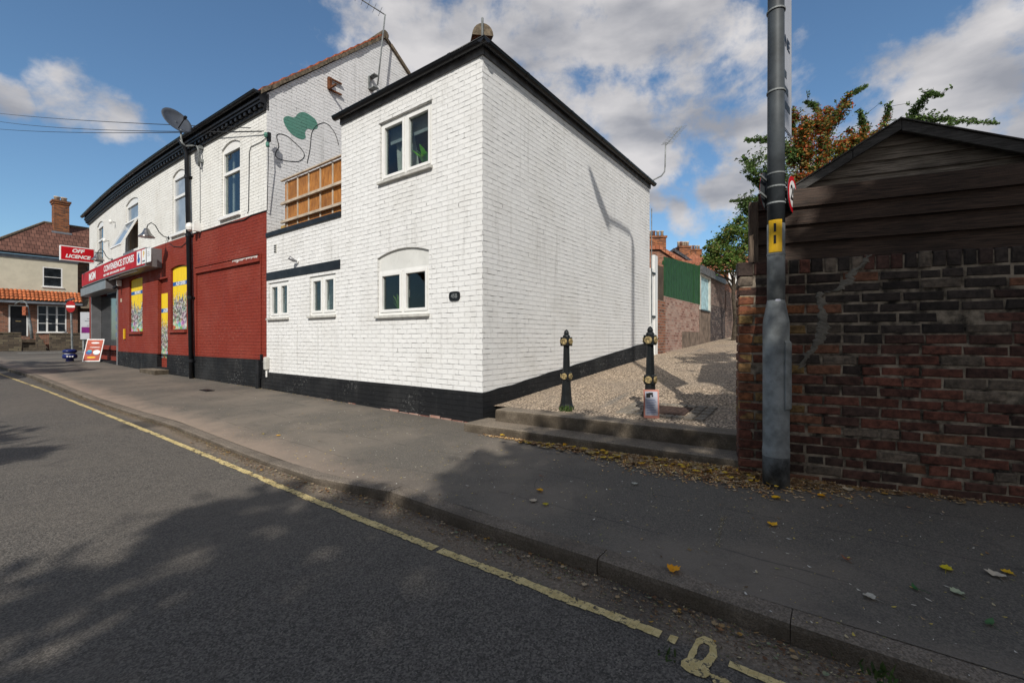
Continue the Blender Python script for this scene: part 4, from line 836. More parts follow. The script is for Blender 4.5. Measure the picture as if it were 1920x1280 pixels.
# gooseneck sign lamps
def goose(px0, py0, px1, py1, label):
    s_, z_ = hit(px0, py0, FS); b_, zs = hitb(px1, py1, FS if False else F, s_); e = empty("sign_lamp", FS(s_, 0, z_), label, "lamp", None); b_ = max(.4, min(1.1, b_ - bulge(s_))); b_ = .42 if px1 < 200 else b_
    m = MB(FS); m.disc((s_, .01, z_), (1, 0, 0), (0, 0, 1), .05, .02); m.tube([(s_, .02, z_), (s_, .25 * b_, z_ + .02), (s_, .45 * b_, z_ + .12), (s_, .62 * b_, z_ + .30), (s_, .8 * b_, z_ + .36), (s_, .95 * b_, z_ + .28), (s_, b_, z_ + .16)], .013, 8); m.build("arm", M['iron'], e, smooth=True)
    m = MB(FS); m.lathe(s_, b_, [(.02, z_ + .18), (.06, z_ + .16), (.085, z_ + .08), (.12, z_ + .02), (.19, z_ - .06), (.195, z_ - .08), (.17, z_ - .075)], 18); m.build("shade", M['chrome'], e, smooth=True)
goose(317, 446, 275, 443, "chrome gooseneck lamp between the open window and the tall sash window"); goose(211, 487, 178, 487, "chrome gooseneck lamp next to the off licence sign")
for (px, py, lb) in ((217, 417, "small white floodlight left of the open window"), (205, 452, "small white eye bracket on the shop wall below the floodlight")):
    s_, z_ = hit(px, py, FS); e = empty("wall_fitting", FS(s_, 0, z_), lb, "fitting"); m = MB(FS); m.tube([(s_, 0, z_), (s_, .12, z_ - .02)], .012, 6); m.build("arm", M['iron'], e); m = MB(FS); m.lathe(s_, .14, [(.02, z_ - .08), (.06, z_ - .03), (.05, z_ + .05), (.01, z_ + .08)], 10); m.build("head", M['upvc'], e, smooth=True)
s_, z_ = hit(229, 537, FS); e = empty("security_camera", FS(s_, 0, z_), "small security camera under the right half of the shop sign", "camera"); m = MB(FS); m.box(s_ - .05, s_ + .05, .02, .16, z_, z_ + .22); m.build("mount", M['upvc'], e, bevel=.01); m = MB(FS); m.tube([(s_, .14, z_ + .02), (s_ - .02, .24, z_ - .10)], .05, 10); m.build("lens_housing", M['blackpl'], e)
# downpipe
(s0_, z0_), (s1_, z1_) = hit(359.5, 703, FS, .09), hit(350, 290, FS, .09)
m = MB(FS); m.tube([(s0_, .09, .02), (s1_, .09, 6.25), (s1_, .14, 6.42), (s1_, .26, 6.58)], .058, 12); dp = m.build("downpipe", M['blackpl'], shop, smooth=True)
for z in (.6, 2.3, 4.0, 5.6):
    m = MB(FS); f = z / 6.25; s_ = s0_ + (s1_ - s0_) * f; m.lathe(s_, .09, [(.072, z - .04), (.072, z + .04)], 12); m.box(s_ - .1, s_ + .1, 0, .04, z - .02, z + .02); m.build("pipe_clip", M['blackpl'], dp)
s_, z_ = hit(360, 426, FS, .15); m = MB(FS); m.lathe(s_, .2, [(.03, z_ - .12), (.075, z_ - .08), (.09, z_), (.075, z_ + .08), (.02, z_ + .11)], 14); m.box(s_ - .2, s_ - .1, 0, .18, z_ - .12, z_ + .1); tag(m.build("alarm_sounder", M['upvc'], smooth=False), "round white sounder fixed beside the black downpipe", "alarm")
# satellite dish on cranked arm
s_, z_ = hit(372.5, 300, FS, .1); ds = empty("satellite_dish", FS(s_, 0, z_), "grey satellite dish on a cranked arm above the shop cornice", "satellite dish")
yb = FS(s_, .12, 0).y; y2 = yb - .35
m = MB(); m.tube([pt(372.5, 312, yb), pt(372.5, 284, yb), pt(370, 275, yb), pt(364, 272.5, yb), pt(348, 274, y2), pt(341.5, 268, y2), pt(339.5, 258, y2), pt(339, 243, y2)], .022, 8); m.build("arm", M['steel'], ds, smooth=True)
m = MB(FS); m.box(s_ - .05, s_ + .05, .0, .10, z_ - .05, z_ + .03); m.build('wall_bracket', M['steel'], ds); m = MB(FS); m.box(s_ - .05, s_ + .05, .0, .10, z_ + .30, z_ + .38); m.build("wall_bracket", M['steel'], ds)
dc = pt(332, 226, y2); nrm_ = Vector((.80, -.50, .42)).normalized(); ax = Vector((.62, .25, -.60)); ax = (ax - nrm_ * ax.dot(nrm_)).normalized(); ay = nrm_.cross(ax)
m = MB(); vs = []; rings = 6; seg = 28
for i in range(rings + 1):
    for j in range(seg): t = 2 * math.pi * j / seg; r = i / rings; vs.append(dc + ax * (.36 * r * math.cos(t)) + ay * (.30 * r * math.sin(t)) + nrm_ * (.07 * r * r - .07))
m.add(vs, [(i * seg + j, i * seg + (j + 1) % seg, (i + 1) * seg + (j + 1) % seg, (i + 1) * seg + j) for i in range(rings) for j in range(seg)]); do_ = m.build("reflector", M['dishgrey'], ds, smooth=True); md = do_.modifiers.new("shell", 'SOLIDIFY'); md.thickness = .012
lowp = dc + Vector((.04, -.02, -.22)); tip = dc + nrm_ * .30 + Vector((.10, 0, -.10)); m = MB(); m.tube([lowp, tip], .012, 6); m.build("feed_arm", M['blackpl'], ds); m = MB(); m.tube([tip, tip - nrm_ * .09], [.035, .03], 10); m.build("feed_horn", M['blackpl'], ds)
# cables over the shop front and overhead wires
ins = hit(504, 256, FS, .03)
e = empty("cable_anchor", FS(ins[0], 0, ins[1]), "cable anchor with insulators high on the corner of the shop", "anchor"); m = MB(FS); m.box(ins[0] - .04, ins[0] + .04, 0, .06, ins[1] - .12, ins[1] + .08); m.build("bracket", M['iron'], e); m = MB(FS); m.lathe(ins[0], .09, [(.03, ins[1] - .04), (.045, ins[1]), (.03, ins[1] + .06)], 10); m.build('insulator', M['mint'], e); m = MB(FS); m.lathe(ins[0] - .01, .06, [(.035, ins[1] - .24), (.04, ins[1] - .2), (.03, ins[1] - .14)], 10); m.build("insulator", M['mint'], e)
def cable(pts, name, label, r=.008):
    P = [(*hit(x, y, FS, .012),) for x, y in pts]; m = MB(FS); m.tube([(a, .014, c) for a, c in P], r, 5); tag(m.build(name, M['muralblk']), label, "cable")
cable([(503, 262), (503.5, 300), (501, 395), (499, 397)], "wall_cable", "thin dark cable running down the shop wall right beside the corner"); cable([(500, 258), (490, 266), (471, 275), (467.5, 285), (467, 330), (466, 395), (464, 400)], "wall_cable", "dark cable looping down the wall right of the first sash window")
cable([(362, 438), (380, 433), (400, 428), (430, 418), (458, 412), (470, 404), (499, 395)], "wall_cable", "thick dark cable along the top of the red paintwork", .013); cable([(318, 456), (325, 462), (340, 463), (352, 452), (356, 444)], "wall_cable", "dark cable drooping beneath the tall sash window", .009); cable([(375, 300), (375.5, 360), (375.5, 430), (368, 433)], "wall_cable", "thin cable dropping from the satellite dish bracket", .006)
for i, (ya, xe, yb_, sag) in enumerate(((205, 470, 240, .15), (217, 490, 247, .3), (236, 494, 246, .2))):
    s_, z_ = hit(xe, yb_, FS, .06); a = FS(s_, .06, z_); b = pt(-60, ya, 30.0); P = [a + (b - a) * (k / 20) - Z * (sag * 4 * (k / 20) * (1 - k / 20)) for k in range(21)]
    m = MB(); m.tube(P, .010, 5); tag(m.build("overhead_wire", M['muralblk']), ["topmost of the three overhead wires left of the shop corner", "middle overhead wire crossing the sky left of the shop corner", "lowest overhead wire crossing the sky left of the shop corner"][i], "wire", None)
# bracket, mast aerial on the gable
m1, z1 = hit(617, 168, GB); m2, z2 = hit(617, 148, GB); m = MB(GB); m.box(m1 - .05, m1 + .02, .0, .10, z1, z2); m.box(m1 - .05, m1 + .32, .02, .06, z1 - .03, z1 + .01); m.box(m1 - .05, m1 + .32, .02, .06, z2 - .02, z2 + .02); m.box(m1 - .05, m1 - .01, .02, .35, z1 - .03, z1 + .01); tag(m.build("iron_bracket", M['rust']), "rusty iron bracket fixed to the white gable wall", "bracket")
ga = empty("gable_aerial", GB(hit(708, 160, GB)[0], .1, hit(708, 160, GB)[1]), "tall television aerial mast strapped to the gable wall", "aerial")
A0_, A1_ = hit(708, 160, GB, .25), hit(722, 28, GB, .25); m = MB(GB); m.tube([(A0_[0], .25, A0_[1]), (A1_[0], .25, A1_[1])], .02, 8); m.build("mast", M['steel'], ga, smooth=True)
m = MB(GB); m.box(A0_[0] - .12, A0_[0] + .03, .0, .26, A0_[1] + .25, A0_[1] + .27); m.box(A0_[0] - .12, A0_[0] + .03, .0, .26, A0_[1] - .08, A0_[1] - .06); m.box(A0_[0] - .12, A0_[0] - .09, .0, .05, A0_[1] - .08, A0_[1] + .27); m.build("wall_bracket", M['steel'], ga)
a = GB(A1_[0] + .03, .25, A1_[1]); b = a + Vector((-1.35, -.75, .45)); m = MB(); m.tube([a, b], .016, 6)
for k in range(10): p = a + (b - a) * ((k + 1) / 10); m.tube([p + Vector((-.1, .16, 0)), p + Vector((.1, -.16, 0))], .005, 5)
m.build("antenna", M['steel'], ga)
# meter pipe and box at the join of shop and wing
m = MB(FS); s_, z_ = hit(485, 700, FS, .06); m.tube([(s_, .07, .0), (s_, .07, .72)], .055, 12); m.box(s_ - .07, s_ - .03, .0, .05, .3, .84); tag(m.build("standpipe", M['black'], smooth=False), "short black pipe against the plinth where red meets white", "pipe")
s_, z_ = hit(499, 681, F, .05); m = MB(F); m.box(s_ - .055, s_ + .055, .0, .09, z_ - .14, z_ + .14); mb_ = m.build("meter_box", M['sill'], bevel=.02); tag(mb_, "small grey meter box low on the white wall beside the red paint", "meter box")
m = MB(F); m.tube([(s_, .04, z_ - .14), (s_, .04, z_ - .3)], .02, 8); m.build("conduit", M['upvc'], mb_)
m = MB(FS); s_, z_ = hit(227.5, 563, FS); m.box(s_ - .09, s_ + .09, 0, .01, z_ - .06, z_ + .06); tag(m.build("wall_notice", M['batten']), "small cream notice on the red wall beside the grey pillar", "notice")
m = MB(FS); s_, z_ = hit(228, 626, FS, .1); m.box(s_ - .06, s_ + .06, .0, .05, z_ - .18, z_ + .18); tag(m.build("yellow_box", M['yellow'], bevel=.01), "small yellow box low on the red wall beside the grey pillar", "box")

# ------------------------------------------------------------------ bollards
def bollard(px, py, z, label, flyer=False):
    p = gnd(px, py, z); e = empty("cast_iron_bollard", p, label, "bollard", None); x, y = p.x, p.y; z -= .03
    ph = math.pi / 8 - R(36)
    m = MB(); m.lathe(x, y, [(.112, z), (.106, z + .03), (.082, z + .10), (.068, z + .20), (.061, z + .32), (.056, z + .42)], 8, ph); m.lathe(x, y, [(.050, z + .50), (.040, z + .88)], 8, ph); m.build("post", M['iron'], e, bevel=.004)
    bx = Vector((math.cos(R(-36)), math.sin(R(-36)), 0)); by = Vector((-bx.y, bx.x, 0))
    for zc, h in ((.465, .056), (.925, .060)):
        m = MB(); vs = []
        for (u, v) in ((-1, -1), (1, -1), (1, 1), (-1, 1)):
            for w_ in (-1, 1): q = p + bx * (u * h) + by * (v * h); vs.append((q.x, q.y, z + zc + w_ * h * .98))
        m.add(vs, [(0, 2, 4, 6), (7, 5, 3, 1), (0, 1, 3, 2), (2, 3, 5, 4), (4, 5, 7, 6), (6, 7, 1, 0)]); cu = m.build("cube_boss", M['iron'], e, bevel=.008)
        for (dx, sd) in ((bx, 1), (bx, -1), (by, 1), (by, -1)):
            o_ = by if dx is bx else bx; c = p + dx * (sd * (h + .004)); c = Vector((c.x, c.y, z + zc)); m = MB(); m.disc(c, o_, Z, h * .74, .014, 16)
            for k in range(5): t = 2 * math.pi * k / 5; m.disc(c + dx * (sd * .008) + o_ * (h * .45 * math.cos(t)) + Z * (h * .45 * math.sin(t)), o_, Z, h * .24, .012, 8)
            m.build("rosette", M['gold'], cu)
    m = MB(); m.lathe(x, y, [(.042, z + .98), (.050, z + .99), (.044, z + 1.005), (.030, z + 1.02), (.034, z + 1.04), (.026, z + 1.065), (.004, z + 1.085)], 12, ph); m.build("finial", M['iron'], e)
    return p, bx, by, z
bollard(1062, 766, .262, "cast iron bollard with gold rosettes nearer the white house, no flyer on it")
p, bx, by, z = bollard(1219, 781, .285, "cast iron bollard with gold rosettes and a pink flyer taped to its base")
FL = lambda a, b, c: Vector((p.x, p.y, 0)) + Vector((.985, -.17, 0)) * a + Vector((-.17, -.985, 0)) * b + Z * (c)
fl = empty("flyer", FL(0, .13, z + .03), "pink and white lost cat style flyer taped to the right bollard", "flyer"); fl["label"] = "pink bordered paper flyer taped to the foot of the right bollard"
def fq(m, a0, a1, c0, c1, o): m.add([(a0, .112 - .045 * (c0 - z) / .35 + o, c0), (a1, .112 - .045 * (c0 - z) / .35 + o, c0), (a1, .112 - .045 * (c1 - z) / .35 + o, c1), (a0, .112 - .045 * (c1 - z) / .35 + o, c1)], [(0, 1, 2, 3)]); return m
m = MB(FL); fq(m, -.085, .085, z + .035, z + .355, .01); fq(m, -.085, .085, z + .035, z + .355, .006); m.build("sheet", M['pink'], fl)
m = MB(FL); fq(m, -.068, .07, z + .065, z + .335, .0115); m.build("print", M['paper'], fl)
m = MB(FL); fq(m, -.055, -.01, z + .265, z + .315, .013); fq(m, -.03, .02, z + .295, z + .322, .0131); fq(m, .005, .022, z + .275, z + .292, .0132); m.build("picture", M['signblack'], fl)
m = MB(FL)
for i in range(9): fq(m, -.055, .055 - .03 * random.random(), z + .085 + i * .019, z + .090 + i * .019, .013)
m.build("writing", M['signblue'], fl)

# ------------------------------------------------------------------ lamp column and its signs
LX, LY = 2.088, 3.48; LZ = .035
lamp = empty("street_lamp", (LX, LY, LZ), "grey steel street lamp column standing in front of the dark brick wall", "street lamp")
m = MB(); m.lathe(LX, LY, [(.093, LZ), (.096, LZ + .3), (.093, LZ + .31), (.093, 1.30), (.090, 1.34), (.067, 1.47), (.062, 1.50)], 28); m.build("base_section", M['steel'], lamp, smooth=True)
m = MB(); m.lathe(LX, LY, [(.0945, LZ), (.0955, LZ + .27), (.094, LZ + .275)], 28); m.build("tarred_foot", M['tar'], lamp, smooth=True)
m = MB(); m.lathe(LX, LY, [(.0625, 1.50), (.0625, 2.10)], 24); m.build("lower_shaft", M['steel'], lamp, smooth=True)
m = MB(); m.lathe(LX, LY, [(.0623, 2.10), (.060, 3.0), (.055, 5.0), (.048, 7.5), (.045, 9.0)], 24); m.build("upper_shaft", M['polegrey'], lamp, smooth=True)
arm = NN * 1.5; m = MB(); top = Vector((LX, LY, 9.0)); m.tube([top, top + Vector((0, 0, .16)) + arm * .04, top + Vector((0, 0, .26)) + arm * .14, top + Vector((0, 0, .30)) + arm * .5, top + Vector((0, 0, .32)) + arm], .042, 8); m.build("arm", M['steel'], lamp, smooth=True)
q = top + Vector((0, 0, .32)) + arm; LT = (NN * .72 + Z * .69).normalized(); LU = (Z * .72 - NN * .69).normalized(); m = MB(lambda a, b, c: q + LT * a + D * b + LU * c); m.add([(-.05, -.05, -.05), (-.05, .05, -.05), (-.05, .05, .05), (-.05, -.05, .05), (.15, -.17, -.14), (.15, .17, -.14), (.15, .14, .10), (.15, -.14, .10), (1.05, -.06, -.03), (1.05, .06, -.03), (1.05, .04, .07), (1.05, -.04, .07)],
    [(0, 1, 2, 3), (0, 4, 5, 1), (1, 5, 6, 2), (2, 6, 7, 3), (3, 7, 4, 0), (4, 8, 9, 5), (5, 9, 10, 6), (6, 10, 11, 7), (7, 11, 8, 4), (11, 10, 9, 8)]); m.build("lantern", M['alu'], lamp)
# access door: curved plate on the right flank
m = MB(); vs = []; K = 7
for i in range(K):
    t = R(-84 + 52 * i / (K - 1)); 
    for r, zz_ in ((.0935, .64), (.106, .655), (.106, 1.165), (.0935, 1.18)): vs.append((LX + r * math.cos(t), LY + r * math.sin(t), zz_))
m.add(vs, [(4 * i + j, 4 * i + j + 1, 4 * i + 5 + j, 4 * i + 4 + j) for i in range(K - 1) for j in range(3)] + [(0, 1, 2, 3), tuple(4 * (K - 1) + j for j in (3, 2, 1, 0))]); m.build("access_door", M['steel'], lamp)
def curved(r, t0, t1, z0_, z1_, name, mat, K=8):
    m = MB(); vs = []
    for i in range(K): t = R(t0 + (t1 - t0) * i / (K - 1)); vs += [(LX + r * math.cos(t), LY + r * math.sin(t), z0_), (LX + r * math.cos(t), LY + r * math.sin(t), z1_)]
    m.add(vs, [(2 * i, 2 * i + 2, 2 * i + 3, 2 * i + 1) for i in range(K - 1)]); return m.build(name, mat, lamp)
CA = math.degrees(math.atan2(-LY, -LX)) + 2                # side of the column that faces the street
yz = lambda y: EYE + (HZ - y) / FPX * (LY - .06)
npz = (yz(472), yz(411)); npl = curved(.0665, CA - 50, CA + 36, npz[0], npz[1], "number_plate", M['yellow'])
for k, yy in enumerate((427, 449)):
    zc = yz(yy); ph0 = CA - 8
    text("digit", "1", lambda x, y, z, zc=zc: Vector((LX + (.068 + z) * math.cos(R(ph0) + x / .067), LY + (.068 + z) * math.sin(R(ph0) + x / .067), zc + y)), .088, M['signblack'], npl, .003, sx=1.1)
curved(.0635, CA - 5, CA + 27, 1.44 + .03, 1.44 + .065, "sticker", M['paper'])
for yy, nm in ((322, "clamp_band"), (347, "clamp_band"), (378, "clamp_band"), (475, "clamp_band"), (166, "clamp_band"), (12, "clamp_band")):
    zc = yz(yy); m = MB(); m.lathe(LX, LY, [(.0665, zc - .006), (.0665, zc + .006)], 20); m.build(nm, M['steel'], lamp)
SA_ = Vector((math.cos(R(46)), math.sin(R(46)), 0)); SB_ = Vector((math.sin(R(46)), -math.cos(R(46)), 0))
SNL = lambda a, b, c: Vector((LX, LY, 0)) + SA_ * a + SB_ * b + Z * c   # a: away from the road, b: out of the faces seen from the street
def round20(cc, b, sd, label, lettering=True):
    zc = EYE + (HZ - 363) / FPX * 3.62; e = empty("speed_sign", SNL(cc, b, zc - .15), label, "sign")
    m = MB(SNL); m.disc((cc, b, zc), (1, 0, 0), (0, 0, 1), .152, .006, 28); m.build("plate", M['polegrey'], e)
    m = MB(SNL); m.disc((cc, b + sd * .0045, zc), (1, 0, 0), (0, 0, 1), .15, .002, 28); m.build("red_ring", M['signred'], e)
    m = MB(SNL); m.disc((cc, b + sd * .0065, zc), (1, 0, 0), (0, 0, 1), .112, .002, 28); m.build("white_disc", M['signwhite'], e)
    text("lettering", "20", lambda x, y, z: SNL(cc + sd * x, b + sd * (.0085 + z), zc + y), .165, M['signblack'], e, .004)
    m = MB(SNL); m.box(cc - .24, cc + .02, b - sd * .02 - .006, b - sd * .02 + .006, zc + .06, zc + .075); m.build('bracket', M['steel'], e); m = MB(SNL); m.box(cc - .24, cc + .02, b - sd * .02 - .006, b - sd * .02 + .006, zc - .075, zc - .06); m.build("bracket", M['steel'], e)
round20(.285, .05, 1, "round white 20 sign with a red ring on the right of the lamp column")
round20(.05, -.085, -1, "dark backed round sign seen edge on at the left of the lamp column")
def zone_plate(a0, a1, b, sd, label, cut):
    zb = 2.98; e = empty("zone_sign", SNL((a0 + a1) / 2, b, zb), label, "sign"); m = MB(SNL); m.prism([(a0, zb), (a1, zb), (a1, zb + 2.2), (a0, zb + 2.2)], b - .003, b + .003); m.build("plate", M['alu'], e)
    m = MB(SNL); m.prism([(a0 + .015, zb + .015), (a1 - .015, zb + .015), (a1 - .015, zb + 2.185), (a0 + .015, zb + 2.185)], b + sd * .0035, b + sd * .0055); m.build("face", M['boardgrey'], e)
    mid = (a0 + a1) / 2
    text("lettering", "20", lambda x, y, z: SNL(mid + sd * x, b + sd * (.007 + z), zb + 1.5 + y), .36, M['signblack'], e, .01); text("lettering", "ZONE", lambda x, y, z: SNL(mid + sd * x, b + sd * (.007 + z), zb + .75 + y), .13, M['signblack'], e, .004)
    m = MB(SNL)
    for i in range(3): m.box(a0 + .08, a1 - .08 - .06 * i, b + sd * .006, b + sd * .008, zb + .18 + i * .13, zb + .24 + i * .13)
    m.build("small_print", M['polegrey'], e)
zone_plate(.065, .60, -.02, 1, "tall grey zone sign plate on the right of the upper lamp column", True)

# ------------------------------------------------------------------ dark brick wall, fence and shed on the right
WH = 1.84
dw = empty("dark_brick_wall", W(.6, 0, 0), "old sooty red brick boundary wall with a pale cement repair, right of the steps", "wall")
rnd = random.Random(21); bw = MB(W); mo = MB(W); A0w, A1w = -.37, 4.6
mo.box(A0w + .01, A1w, -.33, -.0055, -.3, WH - .11); mo.build("mortar_core", M['mortar'], dw)
def brick_at(m, a0, a1, c0, c1, prot, depth=.09):
    j = lambda: rnd.uniform(-.0035, .0035); k = .007; o = prot; d = -depth
    v = [(a0 + j(), o - k, c0 + j()), (a1 + j(), o - k, c0 + j()), (a1 + j(), o - k, c1 + j()), (a0 + j(), o - k, c1 + j())]
    f = [(x + (k if i in (0, 3) else -k) + j() * .5, o + rnd.uniform(-.002, .002), z + (k if i < 2 else -k) + j() * .5) for i, (x, _, z) in enumerate(v)]
    bk = [(x, d, z) for x, _, z in v]
    m.add(f + v + bk, [(0, 1, 2, 3)] + [(i, 4 + i, 4 + (i + 1) % 4, (i + 1) % 4) for i in range(4)] + [(4 + i, 8 + i, 8 + (i + 1) % 4, 4 + (i + 1) % 4) for i in range(4)])
def tone(a, z):
    soot = .5 + 1.1 * mnoise.noise(Vector((a * 1.1, z * 1.6, 3))) + .55 * (z - 1.05) + rnd.uniform(-.55, .5)
    if a > .25 and z > 1.15: soot += .45
    if z < .22: soot += .35
    k_ = rnd.uniform(.55, 1.1); red = (.165 * k_, .060 * k_, .040 * k_); k_ = rnd.uniform(.5, 1.1); blk = (.050 * k_, .038 * k_, .032 * k_); s = min(1, max(0, soot))
    c = [red[i] * (1 - s) + blk[i] * s for i in range(3)]
    if a < .02 and z < 1.5 and z > .45: o = rnd.choice([(.26, .10, .04), (.22, .075, .035), (.24, .15, .055), (.15, .05, .03)]); f = rnd.uniform(.5, 1); c = [c[i] * (1 - f) + o[i] * f for i in range(3)]  # orange bricks at the wall's end: a patch of sunlight put into their colour
    if rnd.random() < .10: k_ = rnd.uniform(.6, 1.1); c = [.24 * k_, .105 * k_, .06 * k_]
    elif rnd.random() < .08: k_ = rnd.uniform(.6, 1.1); c = [.16 * k_, .125 * k_, .095 * k_]
    return tuple(c) + (1,)
rows = 21; rh = (WH - .115 - .03) / rows; z = .03 - rh
for r in range(rows + 1):
    a = A0w + (0 if r % 2 else rnd.uniform(-.002, .002)); hd = (r % 3 == 0); first = True
    while a < A1w:
        L = (.105 if (first and r % 2) else (.225 if not hd or rnd.random() < .55 else .11)) + rnd.uniform(-.008, .008); gap = rnd.uniform(.010, .020)
        e = min(a + L, A1w + .1); zz_ = z + .006 * mnoise.noise(Vector((a * .8, r * .9, 0))); bw.col = tone((a + e) / 2, z)
        hh = rh - rnd.uniform(.012, .022)
        if rnd.random() > .012: brick_at(bw, a, e, zz_, zz_ + hh, rnd.uniform(-.001, .007))
        a = e + gap; first = False
    z += rh
bw.build("brickwork", M['brickattr'], dw)
cpb = MB(W); a = A0w - .01
while a < A1w:
    L = rnd.uniform(.064, .082) if a > -.05 else rnd.uniform(.10, .12); cpb.col = tone(max(a, .05), 2.2); brick_at(cpb, a, a + L, WH - .112 + rnd.uniform(-.003, .003), WH + rnd.uniform(-.006, .004), rnd.uniform(.001, .009), .2); a += L + rnd.uniform(.008, .013)
cpb.build("coping_bricks", M['brickattr'], dw)
eb = MB(lambda a, b, c: W(A0w + .0 - b, -a, c)); z = .03 - rh                  # the wall's end beside the steps
for r in range(rows + 1):
    a = 0.0
    while a < .33: L = (.225 if r % 2 else .105) + rnd.uniform(-.005, .005); e = min(a + L, .335); eb.col = tone(-.3, z); brick_at(eb, a, e, z, z + rh - .013, rnd.uniform(-.002, .004)); a = e + .011
    z += rh
eb.build("end_brickwork", M['brickattr'], dw)
def smear(pts, w, name="cement_repair"):
    P = [hit(x, y, W) for x, y in pts]; n = 44; m = MB(W); Q = []
    for i in range(n + 1):
        f = i / n * (len(P) - 1); k = min(int(f), len(P) - 2); t = f - k; a = P[k][0] + (P[k + 1][0] - P[k][0]) * t; c = P[k][1] + (P[k + 1][1] - P[k][1]) * t; wd = w * (1 + .7 * mnoise.noise(Vector((i * .35, w * 40, 2)))) * (.35 + .65 * math.sin(math.pi * min(1, max(0, .08 + i / n * .87))))
        Q.append((a + .02 * mnoise.noise(Vector((i * .5, 0, w))), c, wd))
    vs = []
    for a, c, wd in Q:
        for u, pr in ((-1, -.004), (-.55, .007 + rnd.uniform(0, .003)), (.0, .009 + rnd.uniform(0, .004)), (.5, .007 + rnd.uniform(0, .003)), (1, -.004)): vs.append((a + u * wd * rnd.uniform(.75, 1.2), pr, c + rnd.uniform(-.006, .006)))
    m.add(vs, [(5 * i + j, 5 * i + j + 1, 5 * i + 6 + j, 5 * i + 5 + j) for i in range(n) for j in range(4)]); m.build(name, M['cement'], dw)
smear([(1628, 478), (1620, 495), (1596, 512), (1590, 530), (1568, 545), (1545, 548)], .042); smear([(1535, 548), (1540, 575), (1545, 610), (1538, 635), (1520, 660), (1497, 690)], .046)
mo = MB(W); mo.box(A0w, A1w, -.2, -.007, WH - .108, WH - .012); mo.build('coping_mortar', M['mortar'], dw)
# fence on top of the wall
fe = empty("board_fence", W(1.5, -.05, WH), "dark brown featheredge board fence standing on top of the brick wall", "fence")
fb = MB(W); FA0 = hit(1422, 420, W, -.06)[0]; zt = 2.425; nb = 4; bh = (zt - WH - .005) / nb
for i in range(nb):
    c0_ = WH + .004 + i * bh; fb.add([(FA0, -.075, c0_), (4.6, -.075, c0_ + .0), (4.6, -.09, c0_ + bh + .012), (FA0, -.09, c0_ + bh + .012), (FA0, -.048, c0_), (4.6, -.048, c0_), (4.6, -.082, c0_ + bh + .012), (FA0, -.082, c0_ + bh + .012)],
        [(4, 5, 6, 7), (0, 1, 5, 4), (0, 4, 7, 3), (7, 6, 2, 3), (3, 2, 1, 0)])
fb.build("boards", M['board'], fe)
pa = hit(1413, 420, W, -.06)[0]; m = MB(W); m.box(pa - .035, pa + .035, -.14, -.045, WH + .004, 2.36); m.build("end_post", M['post'], fe, bevel=.004)
m = MB(W); m.box(FA0 - .08, 4.6, -.2, -.02, WH - .002 + .003, WH + .012) if False else None
# shed gable behind
SO = -1.15
shed = empty("garden_shed", W(1.5, SO, .3), "weathered wooden garden shed with a low gable roof behind the fence", "shed")
ap = hit(1688, 226, W, SO + .12); el = hit(1486, 352, W, SO + .12); er = hit(1925, 268, W, SO + .12)
slope = (ap[1] - el[1]) / (ap[0] - el[0]); slr = (ap[1] - er[1]) / (er[0] - ap[0]); print("shed", ap, el, er, slope, slr)
hw = 1.9; ar = ap[0] + hw; zr_ = ap[1] - slr * hw
def roofz(a): return ap[1] - slope * (ap[0] - a) if a < ap[0] else ap[1] - slr * (a - ap[0])
m = MB(W); c = .3; i = 0; bh = .125
while c < ap[1] - .05:
    al = max(el[0] + .05, ap[0] - (ap[1] - .03 - c) / slope); ar_ = min(ar - .05, ap[0] + (ap[1] - .03 - c) / slr); c1 = min(c + bh + .012, ap[1] - .04)
    al1 = max(el[0] + .05, ap[0] - (ap[1] - .03 - c1) / slope); ar1 = min(ar - .05, ap[0] + (ap[1] - .03 - c1) / slr)
    m.add([(al, SO + .012, c), (ar_, SO + .012, c), (ar1, SO - .012, c1), (al1, SO - .012, c1), (al, SO - .02, c), (ar_, SO - .02, c), (ar1, SO - .03, c1), (al1, SO - .03, c1)], [(0, 1, 2, 3), (4, 5, 1, 0), (7, 6, 5, 4), (0, 3, 7, 4), (1, 5, 6, 2)]); c += bh
m.build("boards", M['shedboard'], shed)
def bboard(a0, c0_, a1, c1_, h, nm):
    m = MB(W); m.prism([(a0, c0_ - h), (a1, c1_ - h), (a1, c1_), (a0, c0_)], SO + .09, SO + .125); m.build(nm, M['barge'], shed, bevel=.005)
xm = ap[0] - .36
bboard(el[0] - .12, el[1] - .12 * slope, xm - .004, roofz(xm), .09, "bargeboard"); bboard(xm, roofz(xm) + .012, ap[0] + .01, ap[1] + .012, .095, "bargeboard"); bboard(ap[0] + .012, ap[1] + .004, ar + .1, roofz(ar + .1), .10, "bargeboard")
m = MB(W); m.add([(el[0] - .12, SO + .14, el[1] - .12 * slope + .02), (ap[0], SO + .14, ap[1] + .025), (ar + .1, SO + .14, roofz(ar + .1) + .02), (el[0] - .12, SO - 2.2, el[1] - .12 * slope + .02), (ap[0], SO - 2.2, ap[1] + .025), (ar + .1, SO - 2.2, roofz(ar + .1) + .02)] , [(0, 1, 4, 3), (1, 2, 5, 4)])
r_ = m.build("roof_felt", M['barge'], shed); md = r_.modifiers.new("t", 'SOLIDIFY'); md.thickness = .012
m = MB(W); m.quad((el[0] + .05, SO, .3), (el[0] + .05, SO - 2.1, .3), (el[0] + .05, SO - 2.1, el[1] - .05), (el[0] + .05, SO, el[1] - .05)); m.build("side_boards", M['shedboard'], shed)

